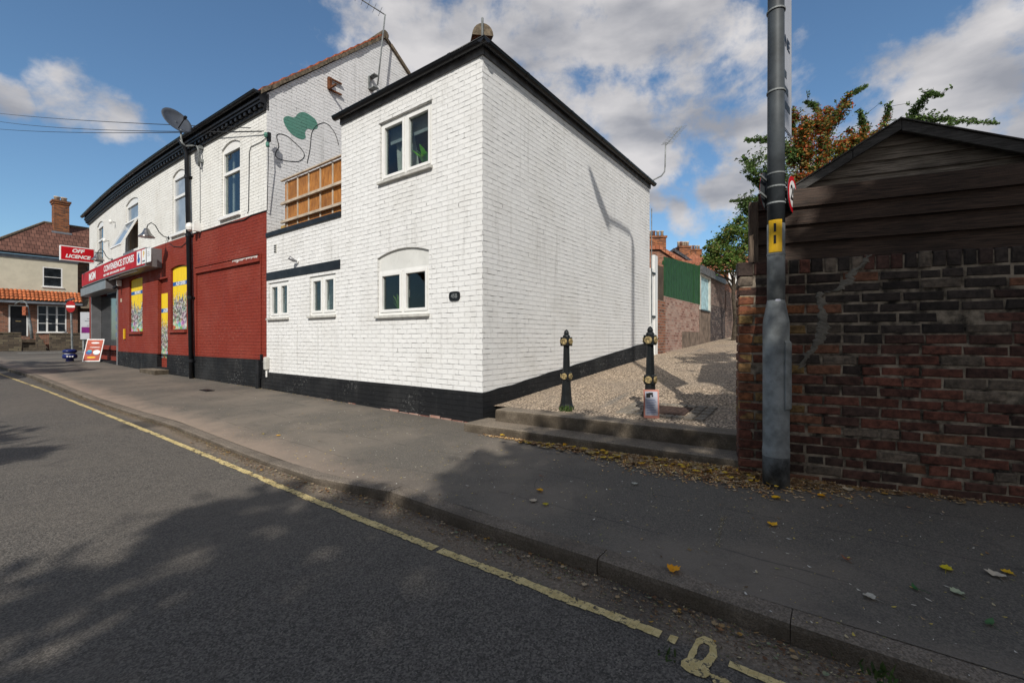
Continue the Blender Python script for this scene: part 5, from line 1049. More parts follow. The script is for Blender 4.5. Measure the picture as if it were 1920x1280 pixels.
# ------------------------------------------------------------------ walls, gate and outbuildings up the alley
def gt(x): return hit(x, 600, G)[0]
gate = empty("alley_gate", G(7.0, 0, .75), "narrow white painted gate at the far end of the white house wall", "gate")
t0, t1, t2 = 6.86, hit(1226, 600, G)[0], hit(1232, 600, G)[0]; print("gate", t1, t2)
m = MB(G)
for i in range(3): a = t0 + (t1 - t0) * i / 3; m.box(a, a + (t1 - t0) / 3 - .008, -.04, .0, .74, 3.05)
m.build("boards", M['upvc'], gate); m = MB(G); m.box(t1, t2, -.08, .02, .74, 3.43); m.build("gate_post", M['upvc'], gate, bevel=.006)
m = MB(G)
for z in (1.15, 1.75, 2.9): m.box(t1 - .2, t1 + .05, .02, .035, z, z + .05)
m.build("hinge", M['iron'], gate)
bwall = empty("alley_brick_wall", G(10, 0, .9), "worn pale red brick yard wall beneath the green boards", "wall")
ta, tb, tc, tdd = t2 + .03, hit(1246, 600, G)[0], hit(1311, 600, G)[0], hit(1332, 600, G)[0]
m = MB(G); m.box(ta, tb, -.3, .03, .4, 2.25); m.build("pier", M['farbrick'], bwall); m = MB(G); m.box(tb, tc, -.2, 0, .4, 2.40); m.build("brickwork", M['wornbrick'], bwall)
m = MB(G); m.box(tc - 2.2, tc, .0, .012, .6, 1.42); m.build("cement_base", M['cementbase'], bwall)
gf = empty("green_fence", G(10, .02, 2.4), "tall dark green vertical board fence on the worn brick wall", "fence")
m = MB(G); k = 30
for i in range(k):
    a = tb + (tc - tb) * i / k; f = i / k; m.box(a, a + (tc - tb) / k - .015, -.03, .006 * (i % 2), 2.405, 3.52 + .26 * f)
m.build("boards", M['greenboard'], gf); m = MB(G); m.box(tb, tc, -.07, -.03, 3.3, 3.4); m.box(tc - .75, tc - .70, .0, .03, 2.405, 3.75); m.box(tc - .05, tc, .0, .03, 2.405, 3.80); m.build("frame", M['greenboard'], gf)
m = MB(G); m.box(ta + .02, tb - .08, -.12, .0, 2.25, 3.2); tag(m.build("brown_post", M['post']), "weathered brown timber post above the orange brick pier", "post")
m = MB(G); a = hit(1255, 470, G, -1.2)[0]; m.tube([(a, -1.2, 2), (a, -1.2, 4.05)], .07, 8); m.tube([(a - .12, -1.2, 4.0), (a + .3, -1.2, 3.95)], .05, 8); tag(m.build("soil_pipe", M['black']), "black vent pipe rising behind the green fence", "pipe")
bd = empty("blue_door_bay", G(12.7, 0, 1.2), "pale blue door in a cream frame beside the green fence", "door")
z0d, z1d = hit(1320, 582, G)[1], hit(1320, 520, G)[1]
m = MB(G); m.box(tc + .02, tdd, -.1, 0, .4, z0d - .03); m.build("cement_base", M['cementbase'], bd); m = MB(G); m.box(tc + .03, tc + .2, -.1, .02, z0d, z1d + .1); m.box(tdd - .2, tdd, -.1, .02, z0d, z1d + .1); m.box(tc + .2, tdd - .2, -.1, .02, z1d, z1d + .1); m.build("frame", M['curtain'], bd)
m = MB(G); m.box(tc + .2, tdd - .2, -.08, -.03, z0d, z1d); m.build("panel", M['bluedoor'], bd); m = MB(G); m.box(tc + .2, tdd - .2, -.1, .04, z0d - .03, z0d + .02); m.build("threshold", M['black'], bd)
te_ = hit(1360, 600, G)[0]; tg = hit(1392, 600, G)[0]; print("far t", ta, tb, tc, tdd, te_, tg)
ob = empty("alley_outbuilding", G(15, 0, 1.1), "low outbuilding with a flat black roof edge and peeling dark brick", "outbuilding")
m = MB(G); m.box(tdd + .02, te_, -3, .0, .4, 2.5); m.build("lower_wall", M['speckbrick'], ob); m = MB(G); m.box(tdd + .02, te_, -3, -.01, 2.5, 3.52); m.build("upper_wall", M['graybrick'], ob); m = MB(G); m.box(tc + .02, te_ - .4, -3, .10, 3.52, 3.80); m.build("roof_edge", M['fascia'], ob)
fw = empty("far_yard_wall", G(20, 0, 1.4), "far brick yard wall with white coping where the alley bends", "wall")
m = MB(G); m.box(te_ + .02, tg + 8, -.3, .02, .4, 3.28); m.build("brickwork", M['graybrick'], fw); m = MB(G); m.box(te_ + .02, tg + 8, -.3, .0, 3.28, 3.62); m.build("red_courses", M['farbrick'], fw); m = MB(G); m.box(te_, tg + 8, -.35, .06, 3.62, 3.72); m.build("coping", M['render'], fw)
# terraced houses beyond, chimneys and roofs
def farhouse(y, poly, wallmat, roofmat, chims, label, depth=5, verge=None):
    P = [pt(px, py, y) for px, py in poly]; c = Vector((sum(p.x for p in P) / len(P), y, 1.0)); e = empty("terraced_house", c, label, "house"); n = len(P); dv = Vector((.593, .805, 0)) * depth
    base = [Vector((P[0].x, y, .8)), Vector((P[-1].x, y, .8))]; Q = P + [base[1], base[0]]; m = MB(); m.add(Q + [q + dv for q in Q], [tuple(range(n + 2))] + [(i, (i + 1) % (n + 2), (i + 1) % (n + 2) + n + 2, i + n + 2) for i in (n - 1, n + 1)]); m.build("wall", wallmat, e)
    up = Vector((0, -.15, .05)); m = MB()
    for i in range(n - 1): m.quad(P[i] + up, P[i + 1] + up, P[i + 1] + dv + Z * .05, P[i] + dv + Z * .05); m.quad(P[i] + up, P[i + 1] + up, P[i + 1] + up - Z * .22, P[i] + up - Z * .22)
    r = m.build("roof", roofmat, e)
    for (x0, x1, yt, yb_, npot) in chims:
        a, b = pt(x0, yt, y + 1.0), pt(x1, yb_, y + 1.0); w = b.x - a.x; m = MB(); m.box(a.x, b.x, y + 1.0, y + 1.9, b.z, a.z - .12); m.box(a.x - .06, b.x + .06, y + .94, y + 1.96, a.z - .12, a.z); ch = m.build("chimney", M['chimbrick'], r)
        for k in range(npot): m = MB(); x = a.x + w * (k + .5) / npot; m.lathe(x, y + 1.4, [(.11, a.z), (.09, a.z + .32), (.12, a.z + .34), (.11, a.z + .4)], 10); m.build("chimney_pot", M['batten'] if k != 1 else M['farbrick'], ch, smooth=True)
    return e
farhouse(27, [(1150, 466), (1222, 463), (1236, 463), (1292, 500)], M['farbrick'], M['rooforange'], [(1218, 1249, 442, 480, 4)], "terraced house with an orange roof and four pot chimney nearest the white gate")
farhouse(32, [(1225, 495), (1262, 467), (1322, 506)], M['farbrick'], M['roofslate'], [(1274, 1295, 461, 495, 5)], "terraced house with a slate roof and a red chimney in the middle of the row")
farhouse(38, [(1262, 495), (1300, 476), (1345, 515)], M['chimbrick'], M['rooforange'], [(1296, 1316, 467, 500, 4)], "farthest terraced house with a brick chimney just left of the tree")
m = MB(); a = pt(1371, 528, 30); 
fh = empty("distant_house", pt(1370, 560, 30), "distant brick house partly hidden under the green tree", "house"); m.box(a.x - 2.2, a.x + 2.5, 30, 34, .8, pt(0, 508, 30).z); m.build("wall", M['chimbrick'], fh); m = MB(); b = pt(1376, 520, 29.9); m.box(b.x - .35, b.x + .3, 29.9, 29.98, pt(0, 532, 30).z, pt(0, 508, 30).z - .1); m.build("window", M['upvc'], fh); m = MB(); z_ = pt(0, 508, 30).z; m.quad((a.x - 2.6, 29.7, z_), (a.x + 2.9, 29.7, z_), (a.x + 2.9, 33, z_ + 1.6), (a.x - 2.6, 33, z_ + 1.6)); m.build("roof", M['rooforange'], fh)

# ------------------------------------------------------------------ cream house across the side street
ch_ = empty("cream_house", H(1.8, 0, .4), "house with cream upper wall, brown tiled roof and orange tiled lean to", "house")
hz = lambda x, y, b=0: hit(x, y, H, b)
UH = 4.25; EZ = hz(75, 481)[1]; PT_ = hz(75, 546, 0)[1]; PB = hz(75, 565, .55)[1]; print("cream", EZ, PT_, PB, hz(0, 500), hz(145, 500))
uw = (hz(117, 520)[0], hz(80, 520)[0], hz(98, 538)[1], hz(98, 501.5)[1]); lw = (hz(124.5, 600)[0], hz(69.6, 600)[0], hz(97, 623)[1], hz(97, 573)[1]); dr_ = (hz(52.7, 600)[0], hz(16, 600)[0], hz(34, 630)[1], hz(34, 572)[1]); print(uw, lw, dr_)
m = MB(H); m.wall(0, UH, PB, EZ, 0, [uw], .1); m.quad((0, 0, PB), (0, -8, PB), (0, -8, EZ), (0, 0, EZ)); m.build("upper_wall", M['creamrender'], ch_)
m = MB(H); m.wall(0, UH, -.2, PB, 0, [lw, dr_], .1); m.quad((0, 0, -.2), (0, -8, -.2), (0, -8, PB), (0, 0, PB)); m.build("lower_wall", M['farbrick'], ch_)
def simple_win(fr, a, parent, cols, rows_, nm="window"):
    f = MB(fr); e = .06; x0, x1, z0_, z1_ = a
    for q in ((x0, x0 + e, z0_, z1_), (x1 - e, x1, z0_, z1_), (x0 + e, x1 - e, z0_, z0_ + e), (x0 + e, x1 - e, z1_ - e, z1_)): f.box(q[0], q[1], -.06, .0, q[2], q[3])
    for i in range(1, cols): x = x0 + (x1 - x0) * i / cols; f.box(x - .045, x + .045, -.06, -.005, z0_ + e, z1_ - e)
    for j in range(1, rows_): z = z0_ + (z1_ - z0_) * j / rows_; f.box(x0 + e, x1 - e, -.055, -.01, z - .018, z + .018)
    w_ = f.build(nm, M['upvc'], parent); p = MB(fr); p.box(x0 + e, x1 - e, -.04, -.034, z0_ + e, z1_ - e); p.build("pane", M['darkglass'], w_); s_ = MB(fr); s_.box(x0 - .06, x1 + .06, -.05, .07, z0_ - .06, z0_ - .003); s_.build("sill", M['upvc'], w_); return w_
simple_win(H, uw, ch_, 1, 2); simple_win(H, lw, ch_, 3, 3)
m = MB(H); x0, x1, z0_, z1_ = dr_; m.box(x0, x0 + .07, -.06, .02, z0_, z1_); m.box(x1 - .07, x1, -.06, .02, z0_, z1_); m.box(x0 + .07, x1 - .07, -.06, .02, z1_ - .07, z1_); df = m.build("door_frame", M['upvc'], ch_); m = MB(H); m.box(x0 + .07, x1 - .07, -.06, -.02, z0_, z1_ - .07); d_ = m.build("door", M['black'], df); m = MB(H); m.box((x0 + x1) / 2 - .12, (x0 + x1) / 2 + .12, -.02, -.012, z0_ + .95, z0_ + 1.0); m.build("letterbox", M['gold'], df)
lt = MB(H)                                                # pantiles of the lean-to
k = 24; r3 = 4
for i in range(k):
    for j in range(r3):
        a0 = -.15 + (UH + .2) * i / k; a1 = a0 + (UH + .2) / k; f0, f1 = j / r3, (j + 1.15) / r3; b0, b1 = .62 * (1 - f0) + .02, .62 * (1 - min(1, f1)) + .0; zz0, zz1 = PB + (PT_ - PB) * f0 + .06, PB + (PT_ - PB) * min(1, f1) + .02; vs = []
        for q in range(5): t = q / 4; h = .05 * math.sin(math.pi * t); vs += [(a0 + (a1 - a0) * t, b0 + h * .6, zz0 + h), (a0 + (a1 - a0) * t, b1 + h * .6, zz1 + h)]
        lt.add(vs, [(2 * q, 2 * q + 2, 2 * q + 3, 2 * q + 1) for q in range(4)])
lt.build("lean_to_tiles", plain("pantile_orange", (.50, .15, .055), .8, var=.3, sc=3, bump=.3, dirt=(.2, .09, .05)), ch_)
m = MB(H); m.box(-.15, UH + .05, .48, .60, PB - .16, PB - .02); m.box(-.1, UH, .02, .48, PB - .08, PB - .04); m.build("lean_to_gutter", M['lead'], ch_)
m = MB(H); m.box(-.15, UH + .3, -.02, .22, EZ + .02, EZ + .14); m.build("gutter", M['black'], ch_); m = MB(H); m.box(-.05, UH + .02, .0, .05, EZ - .22, EZ - .02); m.build("eaves_board", M['lead'], ch_)
def Hp(px, py, b): a, c = hit(px, py, H, b); return (a, b, c)
RB = -2.6; r0, r1 = Hp(83, 417, RB), Hp(100, 418.8, RB); zrd = r0[2]; ur = -7.0
m = MB(H); m.quad((-7.0, .2, EZ + .1), (r0[0] + (UH + .3 - r0[0]), .2, EZ + .1), r0, (ur, RB, zrd)); m.quad((UH + .3, .2, EZ + .1), (UH + .3, -5.4, EZ + .1), r0); rfo = m.build("roof", M['roofbrown'], ch_)
m = MB(H); m.tube([(UH + .3, .2, EZ + .14), r0, (ur, RB, zrd + .02)], .10, 8); m.build("ridge_tiles", M['lichen'], rfo)
cx0, cx1 = hit(130, 400, H, -1.9)[0], hit(101, 400, H, -1.9)[0]; zc1 = hit(115, 383, H, -1.9)[1]; zc0 = hit(115, 440, H, -1.9)[1]
m = MB(H); m.box(cx0, cx1, -2.75, -1.9, zc0, zc1); m.box(cx0 - .05, cx1 + .05, -2.8, -1.85, zc1 - .0, zc1 + .14); m.box(cx0 - .1, cx1 + .1, -2.85, -1.8, zc1 + .14, zc1 + .26); chm = m.build("chimney", M['chimbrick'], rfo)
for k in range(2):
    u = cx0 + (cx1 - cx0) * (.28 + .45 * k); m = MB(H); m.lathe(u, -2.3, [(.17, zc1 + .26), (.15, zc1 + .5), (.19, zc1 + .52), (.17, zc1 + .58)], 12); m.build("chimney_pot", M['batten'], chm, smooth=True)
m = MB(H); m.box(cx0 - .12, cx1 + .12, -1.86, -1.8, zc0 - .1, zc0 + .18); m.build("flashing", M['lead'], rfo)
# neighbouring brick house seen in the gap
nb_ = empty("brick_house", H(-2, -.4, .4), "brown brick house joined to the cream house, mostly hidden by the shop", "house")
m = MB(H); m.box(-6.5, -.02, -8, -.35, -.2, EZ); m.build("wall", M['brownbrick'], nb_); m = MB(H); m.box(-.95, -.55, -.35, -.30, PB + .6, EZ - .3); m.build("window", M['darkglass'], nb_)
m = MB(H); m.quad((-6.5, -.3, PB + .35), (-.05, -.3, PB + .35), (-.05, .75, PB - .35), (-6.5, .75, PB - .35)); m.build("porch_roof", M['lichen'], nb_)
# garden walls, steps, bent lamp
gw = MB(H); gbx = lambda x: hit(x, 640, H, 1.6)[0]; zg_ = lambda x: rise(33) + RZ
zt_ = hit(120, 626, H, 1.6)[1]
gw.box(gbx(168), gbx(93), 1.4, 1.6, -.2, zt_); o = gw.build("garden_wall", M['stonewall']); tag(o, "low stone garden wall behind the no entry sign", "wall"); m = MB(H); m.box(gbx(168), gbx(93), 1.38, 1.64, zt_, zt_ + .07); m.build("coping", M['lichen'], o)
gw = MB(H); gw.box(gbx(40), gbx(-25), 1.4, 1.6, -.2, zt_ + .02); o = gw.build("garden_wall", M['stonewall']); tag(o, "low stone garden wall at the left edge, left of the steps", "wall"); m = MB(H); m.box(gbx(40), gbx(-25), 1.38, 1.64, zt_ + .02, zt_ + .09); m.build("coping", M['lichen'], o)
gw = MB(H); gw.prism([(gbx(93), 0), (gbx(93), .4), (gbx(68), zt_ + .1), (gbx(68), 0)], 1.35, 1.55); tag(gw.build("sloping_wall", M['stonewall']), "short sloping stone wall beside the house steps", "wall")
m = MB(H); n = 6; u0, u1 = gbx(90), gbx(44)
for i in range(n): m.box(u0 + i * .0 + .1, u1, .2, 2.3 - i * .30, .1 + i * .17, .26 + i * .17)
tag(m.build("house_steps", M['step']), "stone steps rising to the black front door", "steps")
yb = 28.3; bp = empty("bent_lamp_post", pt(60, 633, yb), "curved grey metal post leaning in front of the black door", "post")
m = MB(); m.tube([pt(60, 635, yb), pt(57, 612, yb), pt(53.5, 590, yb), pt(51, 573, yb)], [.085, .08, .07, .06], 8); m.tube([pt(51, 573, yb), pt(49, 567, yb), pt(44, 564.5, yb), pt(39, 564.5, yb), pt(33, 567, yb), pt(28, 571, yb)], .045, 8); m.build("pole", M['steel'], bp, smooth=True)
m = MB(); a = pt(50, 583, yb - .1); m.box(a.x - .13, a.x + .1, yb - .25, yb - .12, a.z - .28, a.z + .28); m.build("plate", M['clay'], bp)
# no entry sign, blue bollard, notice board, pavement board
yb = 25.2; ne = empty("no_entry_sign", pt(134.5, 668, yb), "round red no entry sign on a grey pole at the side street", "sign"); m = MB(); m.tube([pt(136, 668, yb), pt(132.5, 563, yb)], .045, 8); m.build("pole", M['steel'], ne)
c = pt(132.5, 574.5, yb - .1); bx = Vector((.80, .6, 0)).normalized() * 1.0; m = MB(); m.disc(c, (1, .15, 0), Z, .24, .02, 24, .335); m.build("disc", M['noentry'], ne); m = MB(); nn = Vector((.15, -1, 0)).normalized(); cc = c + nn * .014
m.add([cc + Vector((sx_ * .21, sx_ * .0315, 0)) + Z * z_ for sx_, z_ in ((-1, -.06), (1, -.06), (1, .06), (-1, .06))], [(0, 1, 2, 3)]); m.build("white_bar", M['signwhite'], ne)
m = MB(); a, b = pt(123, 564, yb), pt(139, 560, yb); m.tube([a, b], .06, 6); m.build("lamp_hood", M['polegrey'], ne)
p = gnd(131, 677, .26); bb = empty("blue_bollard", p, "short round blue bollard with white marks in front of the no entry sign", "bollard"); m = MB(); x, y = p.x, p.y; zq = p.z; K_ = .80; L_ = lambda P: [(r * K_, zq + (z - .0) * K_) for r, z in P]; m.lathe(x, y, L_([(.16, 0), (.14, .12), (.27, .16), (.29, .24), (.26, .36), (.20, .37)]), 18); m.build("lower_drum", M['blue'], bb, smooth=True); m = MB(); m.lathe(x, y, L_([(.2, .37), (.2, .43)]), 18); m.build("white_band", M['boardgrey'], bb)
m = MB(); m.lathe(x, y, L_([(.22, .43), (.28, .47), (.28, .54), (.20, .60), (.02, .62)]), 18); m.build("cap", M['blue'], bb, smooth=True)
nn = Vector((-p.x, -p.y, 0)).normalized(); sd = Vector((nn.y, -nn.x, 0))
m = MB()
for k in (-1, 0, 1): m.disc(p + nn * .232 + sd * (-.075 * k) + Z * .20, sd, Z, .028, .02, 10)
m.build("white_mark", M['signwhite'], bb)
yb = 26.5; nbd = empty("notice_board", pt(167, 665, yb), "grey notice board with a purple band beside the shopfront", "notice board"); a, b = pt(150.5, 585, yb), pt(183, 636, yb); m = MB(); m.box(a.x, b.x, yb, yb + .06, b.z, a.z); m.build("board", M['boardgrey'], nbd)
p0, p1 = pt(153, 613, yb), pt(183, 624, yb); m = MB(); m.box(p0.x, p1.x, yb - .01, yb - .002, p1.z, p0.z); m.build("purple_band", M['purple'], nbd)
m = MB()
for i, (w_, yy) in enumerate(((.5, 597), (.62, 601), (.4, 606), (.5, 609.5))): q = pt(181 - w_ * 35, yy, yb); q1 = pt(181, yy + 1.2, yb); m.box(q.x, q1.x, yb - .012, yb - .002, q1.z, q.z)
m.build("writing", M['lead'], nbd); m = MB()
for x_ in (154, 180): q = pt(x_, 668, yb); m.box(q.x - .05, q.x + .05, yb + .06, yb + .14, q.z - .1, a.z)
m.build("leg", M['steel'], nbd)
ab = empty("pavement_sign", gnd(170, 679, .24), "orange red ice cream style pavement sign leaning by the shopfront", "sign"); ab["label"] = "orange red advertising board with white border standing on the pavement"
p = gnd(170, 679, .24); ux = Vector((.95, .22, 0)).normalized(); uy = Vector((-.02, .25, .95)).normalized(); un = uy.cross(ux).normalized() * -1
if un.y > 0: un = -un
AB = lambda a, b, c: p + (ux * a + un * b + uy * c) * .83
m = MB(AB); m.box(-.36, .36, -.03, 0, .03, 1.16); m.build("frame", M['signwhite'], ab, bevel=.01); m = MB(AB); m.box(-.32, .32, .001, .006, .08, 1.11); fcb = m.build("face", plain("board_orange", (.42, .07, .03), .4, var=.2), ab)
for (cx_, cz_, rx, rz, mt) in ((-.16, .48, .13, .10, 'signblue'), (.15, .50, .15, .11, 'signwhite'), (.15, .42, .11, .06, 'turq'), (-.14, .56, .09, .05, 'turq'), (-.02, .24, .18, .045, 'yellow'), (.02, .96, .17, .04, 'signwhite'), (.04, .74, .22, .016, 'signwhite'), (-.1, .42, .05, .05, 'pink')):
    m = MB(AB); m.disc((cx_, .0075 + .0006 * (cx_ + cz_ * 3), cz_), (1, 0, 0), (0, 0, 1), rx, .002, 16, rz); m.build("picture", M[mt], fcb)

# ------------------------------------------------------------------ vegetation
def leaves(m, c, rad, n, size, cols, shell=.5, rnd=random):
    for _ in range(n):
        d = Vector((rnd.gauss(0, 1), rnd.gauss(0, 1), rnd.gauss(0, 1))).normalized() * (shell + (1 - shell) * rnd.random()) * (1 + .22 * rnd.gauss(0, .6))
        p = Vector((c[0] + d.x * rad[0], c[1] + d.y * rad[1], c[2] + d.z * rad[2])); u = Vector((rnd.gauss(0, 1), rnd.gauss(0, 1), rnd.gauss(0, .6))).normalized(); v = u.cross(Vector((rnd.gauss(0, 1), rnd.gauss(0, 1), rnd.gauss(0, 1)))).normalized(); s = size * rnd.uniform(.6, 1.3)
        k = rnd.uniform(.6, 1.35); cc = rnd.choice(cols); m.col = (cc[0] * k, cc[1] * k, cc[2] * k, 1); m.add([p - u * s, p + v * s * .45, p + u * s, p - v * s * .45], [(0, 1, 2, 3)])
def tree(name, label, base, trunk_h, blobs, size, cols, lean=(0, 0), r=.16, shell=.45, group=None, seed=1, dens=1.0):
    rd = random.Random(seed); e = empty(name, base, label, "tree", group); b = Vector(base); top = b + Vector((lean[0], lean[1], trunk_h)); m = MB()
    m.tube([b - Z * .2, b + (top - b) * .35 + Vector((.1, 0, 0)), b + (top - b) * .7, top], [r * 1.25, r, r * .8, r * .55], 9)
    for bc, rad, n in blobs:
        c = Vector(bc); mid = (top + c) / 2 + Vector((rd.uniform(-.3, .3), rd.uniform(-.3, .3), -.2)); m.tube([top - Z * rd.uniform(.1, trunk_h * .3), mid, c], [r * .45, r * .28, r * .06], 6)
        for _ in range(5): d = Vector((rd.gauss(0, 1), rd.gauss(0, 1), rd.gauss(0, .8))).normalized(); m.tube([c * .6 + mid * .4, c + Vector((d.x * rad[0], d.y * rad[1], d.z * rad[2])) * .8], [r * .14, r * .03], 4)
    m.build("trunk", M['bark'], e); m = MB()
    for bc, rad, n in blobs:
        leaves(m, bc, rad, int(n * dens * .45), size, cols, shell, rd)
        for _ in range(9):
            d = Vector((rd.gauss(0, 1), rd.gauss(0, 1), rd.gauss(0, 1))).normalized(); q = Vector(bc) + Vector((d.x * rad[0], d.y * rad[1], d.z * rad[2])) * rd.uniform(.55, 1.0); f = rd.uniform(.25, .45); leaves(m, q, (rad[0] * f, rad[1] * f, rad[2] * f), int(n * dens * .06), size, cols, .1, rd)
    m.build("crown", M['leaf'], e, smooth=False); return e
GRN = [(.06, .12, .02), (.09, .17, .03), (.13, .22, .04), (.16, .23, .05), (.17, .15, .04)]
Pt = lambda x, y, d: tuple(pt(x, y, d))
tree("green_tree", "green leafy tree behind the outbuilding roof, left of the fence", (pt(1375, 600, 17.5).x, 17.5, 1.0), 2.6,
     [(Pt(1378, 455, 17.5), (.85, .9, .8), 2600), (Pt(1345, 478, 17.4), (.55, .7, .5), 1500), (Pt(1392, 425, 17.6), (.55, .7, .5), 1400), (Pt(1362, 495, 17.2), (.6, .6, .4), 1300), (Pt(1330, 492, 17.3), (.35, .5, .25), 500), (Pt(1400, 480, 17.5), (.6, .7, .6), 1200), (Pt(1335, 462, 17.3), (.3, .4, .22), 350)], .065, GRN, r=.09, seed=4)
# berry-laden shrub with arching shoots behind the shed
RED = [(.50, .07, .02), (.52, .14, .03), (.42, .19, .04), (.22, .18, .04), (.12, .17, .03), (.08, .13, .03), (.17, .20, .05)]; G2 = [(.08, .15, .035), (.11, .19, .05), (.15, .22, .06), (.06, .10, .03)]
yb = 6.6; sh_ = empty("berry_shrub", (pt(1530, 400, yb).x, yb, 1.0), "firethorn shrub with orange red berries and arching shoots behind the shed", "shrub"); rd = random.Random(8)
m = MB(); b = Vector((pt(1530, 400, yb).x, yb, 1.0)); shoots = [[(1530, 330), (1560, 230), (1590, 180), (1627, 160)], [(1540, 320), (1545, 240), (1530, 200), (1510, 190)], [(1620, 290), (1660, 230), (1668, 192)], [(1670, 262), (1712, 215), (1740, 175), (1768, 180)], [(1660, 260), (1720, 222), (1780, 225), (1875, 232)],
    [(1500, 400), (1470, 390), (1430, 370), (1368, 378)], [(1480, 420), (1440, 340), (1410, 320), (1392, 292)], [(1500, 300), (1450, 262), (1395, 262)], [(1470, 400), (1425, 345), (1400, 330)], [(1500, 420), (1440, 410), (1395, 400)], [(1520, 330), (1490, 250), (1478, 215)], [(1600, 300), (1620, 240), (1612, 205)]]
tw = MB(); cr_ = MB()
for si, S in enumerate(shoots):
    P = [pt(x, y, yb + rd.uniform(-.3, .3)) for x, y in S]; tw.tube([b + (P[0] - b) * .3, *P], [.03, .018, .012] + [.006] * (len(P) - 2), 5)
    L = []
    for i in range(len(P) - 1): L += [P[i] + (P[i + 1] - P[i]) * (k / 14) for k in range(14)]
    n = len(L)
    for i, q in enumerate(L):
        f = i / n; rr = .11 * (1 - f) + .028; leaves(cr_, q, (rr, rr, rr), int(50 * (1 - f) + 18), .022, (RED if si < 3 and f < .7 else G2) + G2[:2], .2, rd)
        if rd.random() < .4: 
            dq = Vector((rd.gauss(0, .08), rd.gauss(0, .08), rd.uniform(-.02, .1))); tw.tube([q, q + dq], [.004, .002], 4); leaves(cr_, q + dq, (.03, .03, .03), 8, .022, G2, .2, rd)
tw.build("trunk", M['bark'], sh_)
for (x, y, rx, rz, n, cl) in ((1500, 280, .24, .30, 2300, RED), (1520, 240, .20, .18, 1100, RED), (1560, 290, .26, .25, 1700, RED), (1600, 268, .20, .15, 1000, RED), (1640, 280, .16, .10, 700, RED), (1500, 340, .26, .22, 1500, RED), (1560, 225, .13, .15, 500, G2 + RED), (1450, 330, .22, .30, 650, G2), (1420, 300, .14, .22, 260, G2), (1410, 385, .20, .12, 500, G2), (1700, 255, .22, .07, 500, G2), (1480, 225, .09, .09, 300, RED), (1450, 400, .3, .2, 600, G2)):
    c = pt(x, y, yb); leaves(cr_, c, (rx, .35, rz), int(n * 1.1), .023, cl, .25, rd)
    for _ in range(10): leaves(cr_, c + Vector((rd.gauss(0, rx * .55), rd.gauss(0, .2), rd.gauss(0, rz * .55))), (.07, .07, .06), int(n * .13), .023, [rd.choice(cl)] * 2 + cl, .2, rd)
cr_.build("crown", M['leaf'], sh_)
# street trees on the near side of the road, behind the viewpoint: they cast the shade on the foreground
cot = 1 / math.tan(SUN_EL)
def shade(sx_, sy_, h): return (sx_ - SDX * h * cot, sy_ - SDY * h * cot, h)
def street_tree(name, label, seed, base, th, B):
    tree(name, label, base, th, [(shade(x, y, h), (r, ry, rz), n) for x, y, h, r, ry, rz, n in B], .17, GRN, r=.22, seed=seed, shell=.2, group="street trees across the road", dens=1.0)
street_tree("street_tree", "tall leafy street tree across the road, left of the viewpoint", 11, (-2.4, -8.0, -.1), 4.4, [(-1.5, .9, 6.5, 1.55, 1.9, 1.5, 2400), (-.2, -.9, 7.0, 1.9, 1.9, 1.6, 1900), (-1.9, -2.0, 6.2, 2.2, 2.0, 1.5, 1700), (.3, 2.2, 7.2, 1.5, 1.6, 1.4, 2000)])
street_tree("street_tree", "tall leafy street tree across the road, right of the viewpoint", 12, (1.9, -7.4, -.1), 4.6, [(1.15, 3.6, 7.4, 1.45, 1.6, 1.35, 2400), (3.2, 3.3, 7.0, 1.6, 1.8, 1.5, 2400), (2.4, 1.4, 6.6, 2.0, 2.0, 1.5, 2200), (5.2, 4.6, 7.6, 2.0, 2.0, 1.9, 2400), (5.0, 1.6, 7.0, 2.2, 2.2, 1.8, 1800), (4.35, 6.4, 8.2, 1.5, 1.3, 1.3, 3600), (4.9, 8.2, 8.6, 1.5, 1.0, 1.2, 2600), (5.2, 5.7, 7.0, 1.5, 1.2, 1.2, 2800), (3.1, 5.1, 7.4, .9, .8, .8, 1500), (3.3, 4.0, 6.6, 1.4, 1.2, 1.0, 1800)])
street_tree("street_tree", "smaller street tree across the road, far to the left", 13, (-8.5, -4.4, -.1), 3.8, [(-5.9, 4.4, 6.4, .9, .5, .55, 700), (-7.4, 5.0, 6.2, 1.3, .8, .7, 900), (-7.0, 3.6, 6.3, 1.2, .5, .6, 700), (-9.2, 5.4, 6.4, 1.6, 1.0, .9, 900)])
tree("street_tree", "street tree farther down the street on the left side", (-18.3, 4.2, -.1), 4.2, [(shade(-15.2, 13.6, 6.6), (1.8, 1.2, 1.0), 1700), (shade(-18.3, 15.4, 6.8), (2.2, 1.6, 1.3), 1900), (shade(-17.0, 12.2, 6.6), (1.6, .9, .8), 1000), (shade(-21, 16.5, 7.4), (2.2, 1.8, 1.3), 1500)], .17, GRN, r=.2, seed=14, shell=.2, group="street trees across the road")

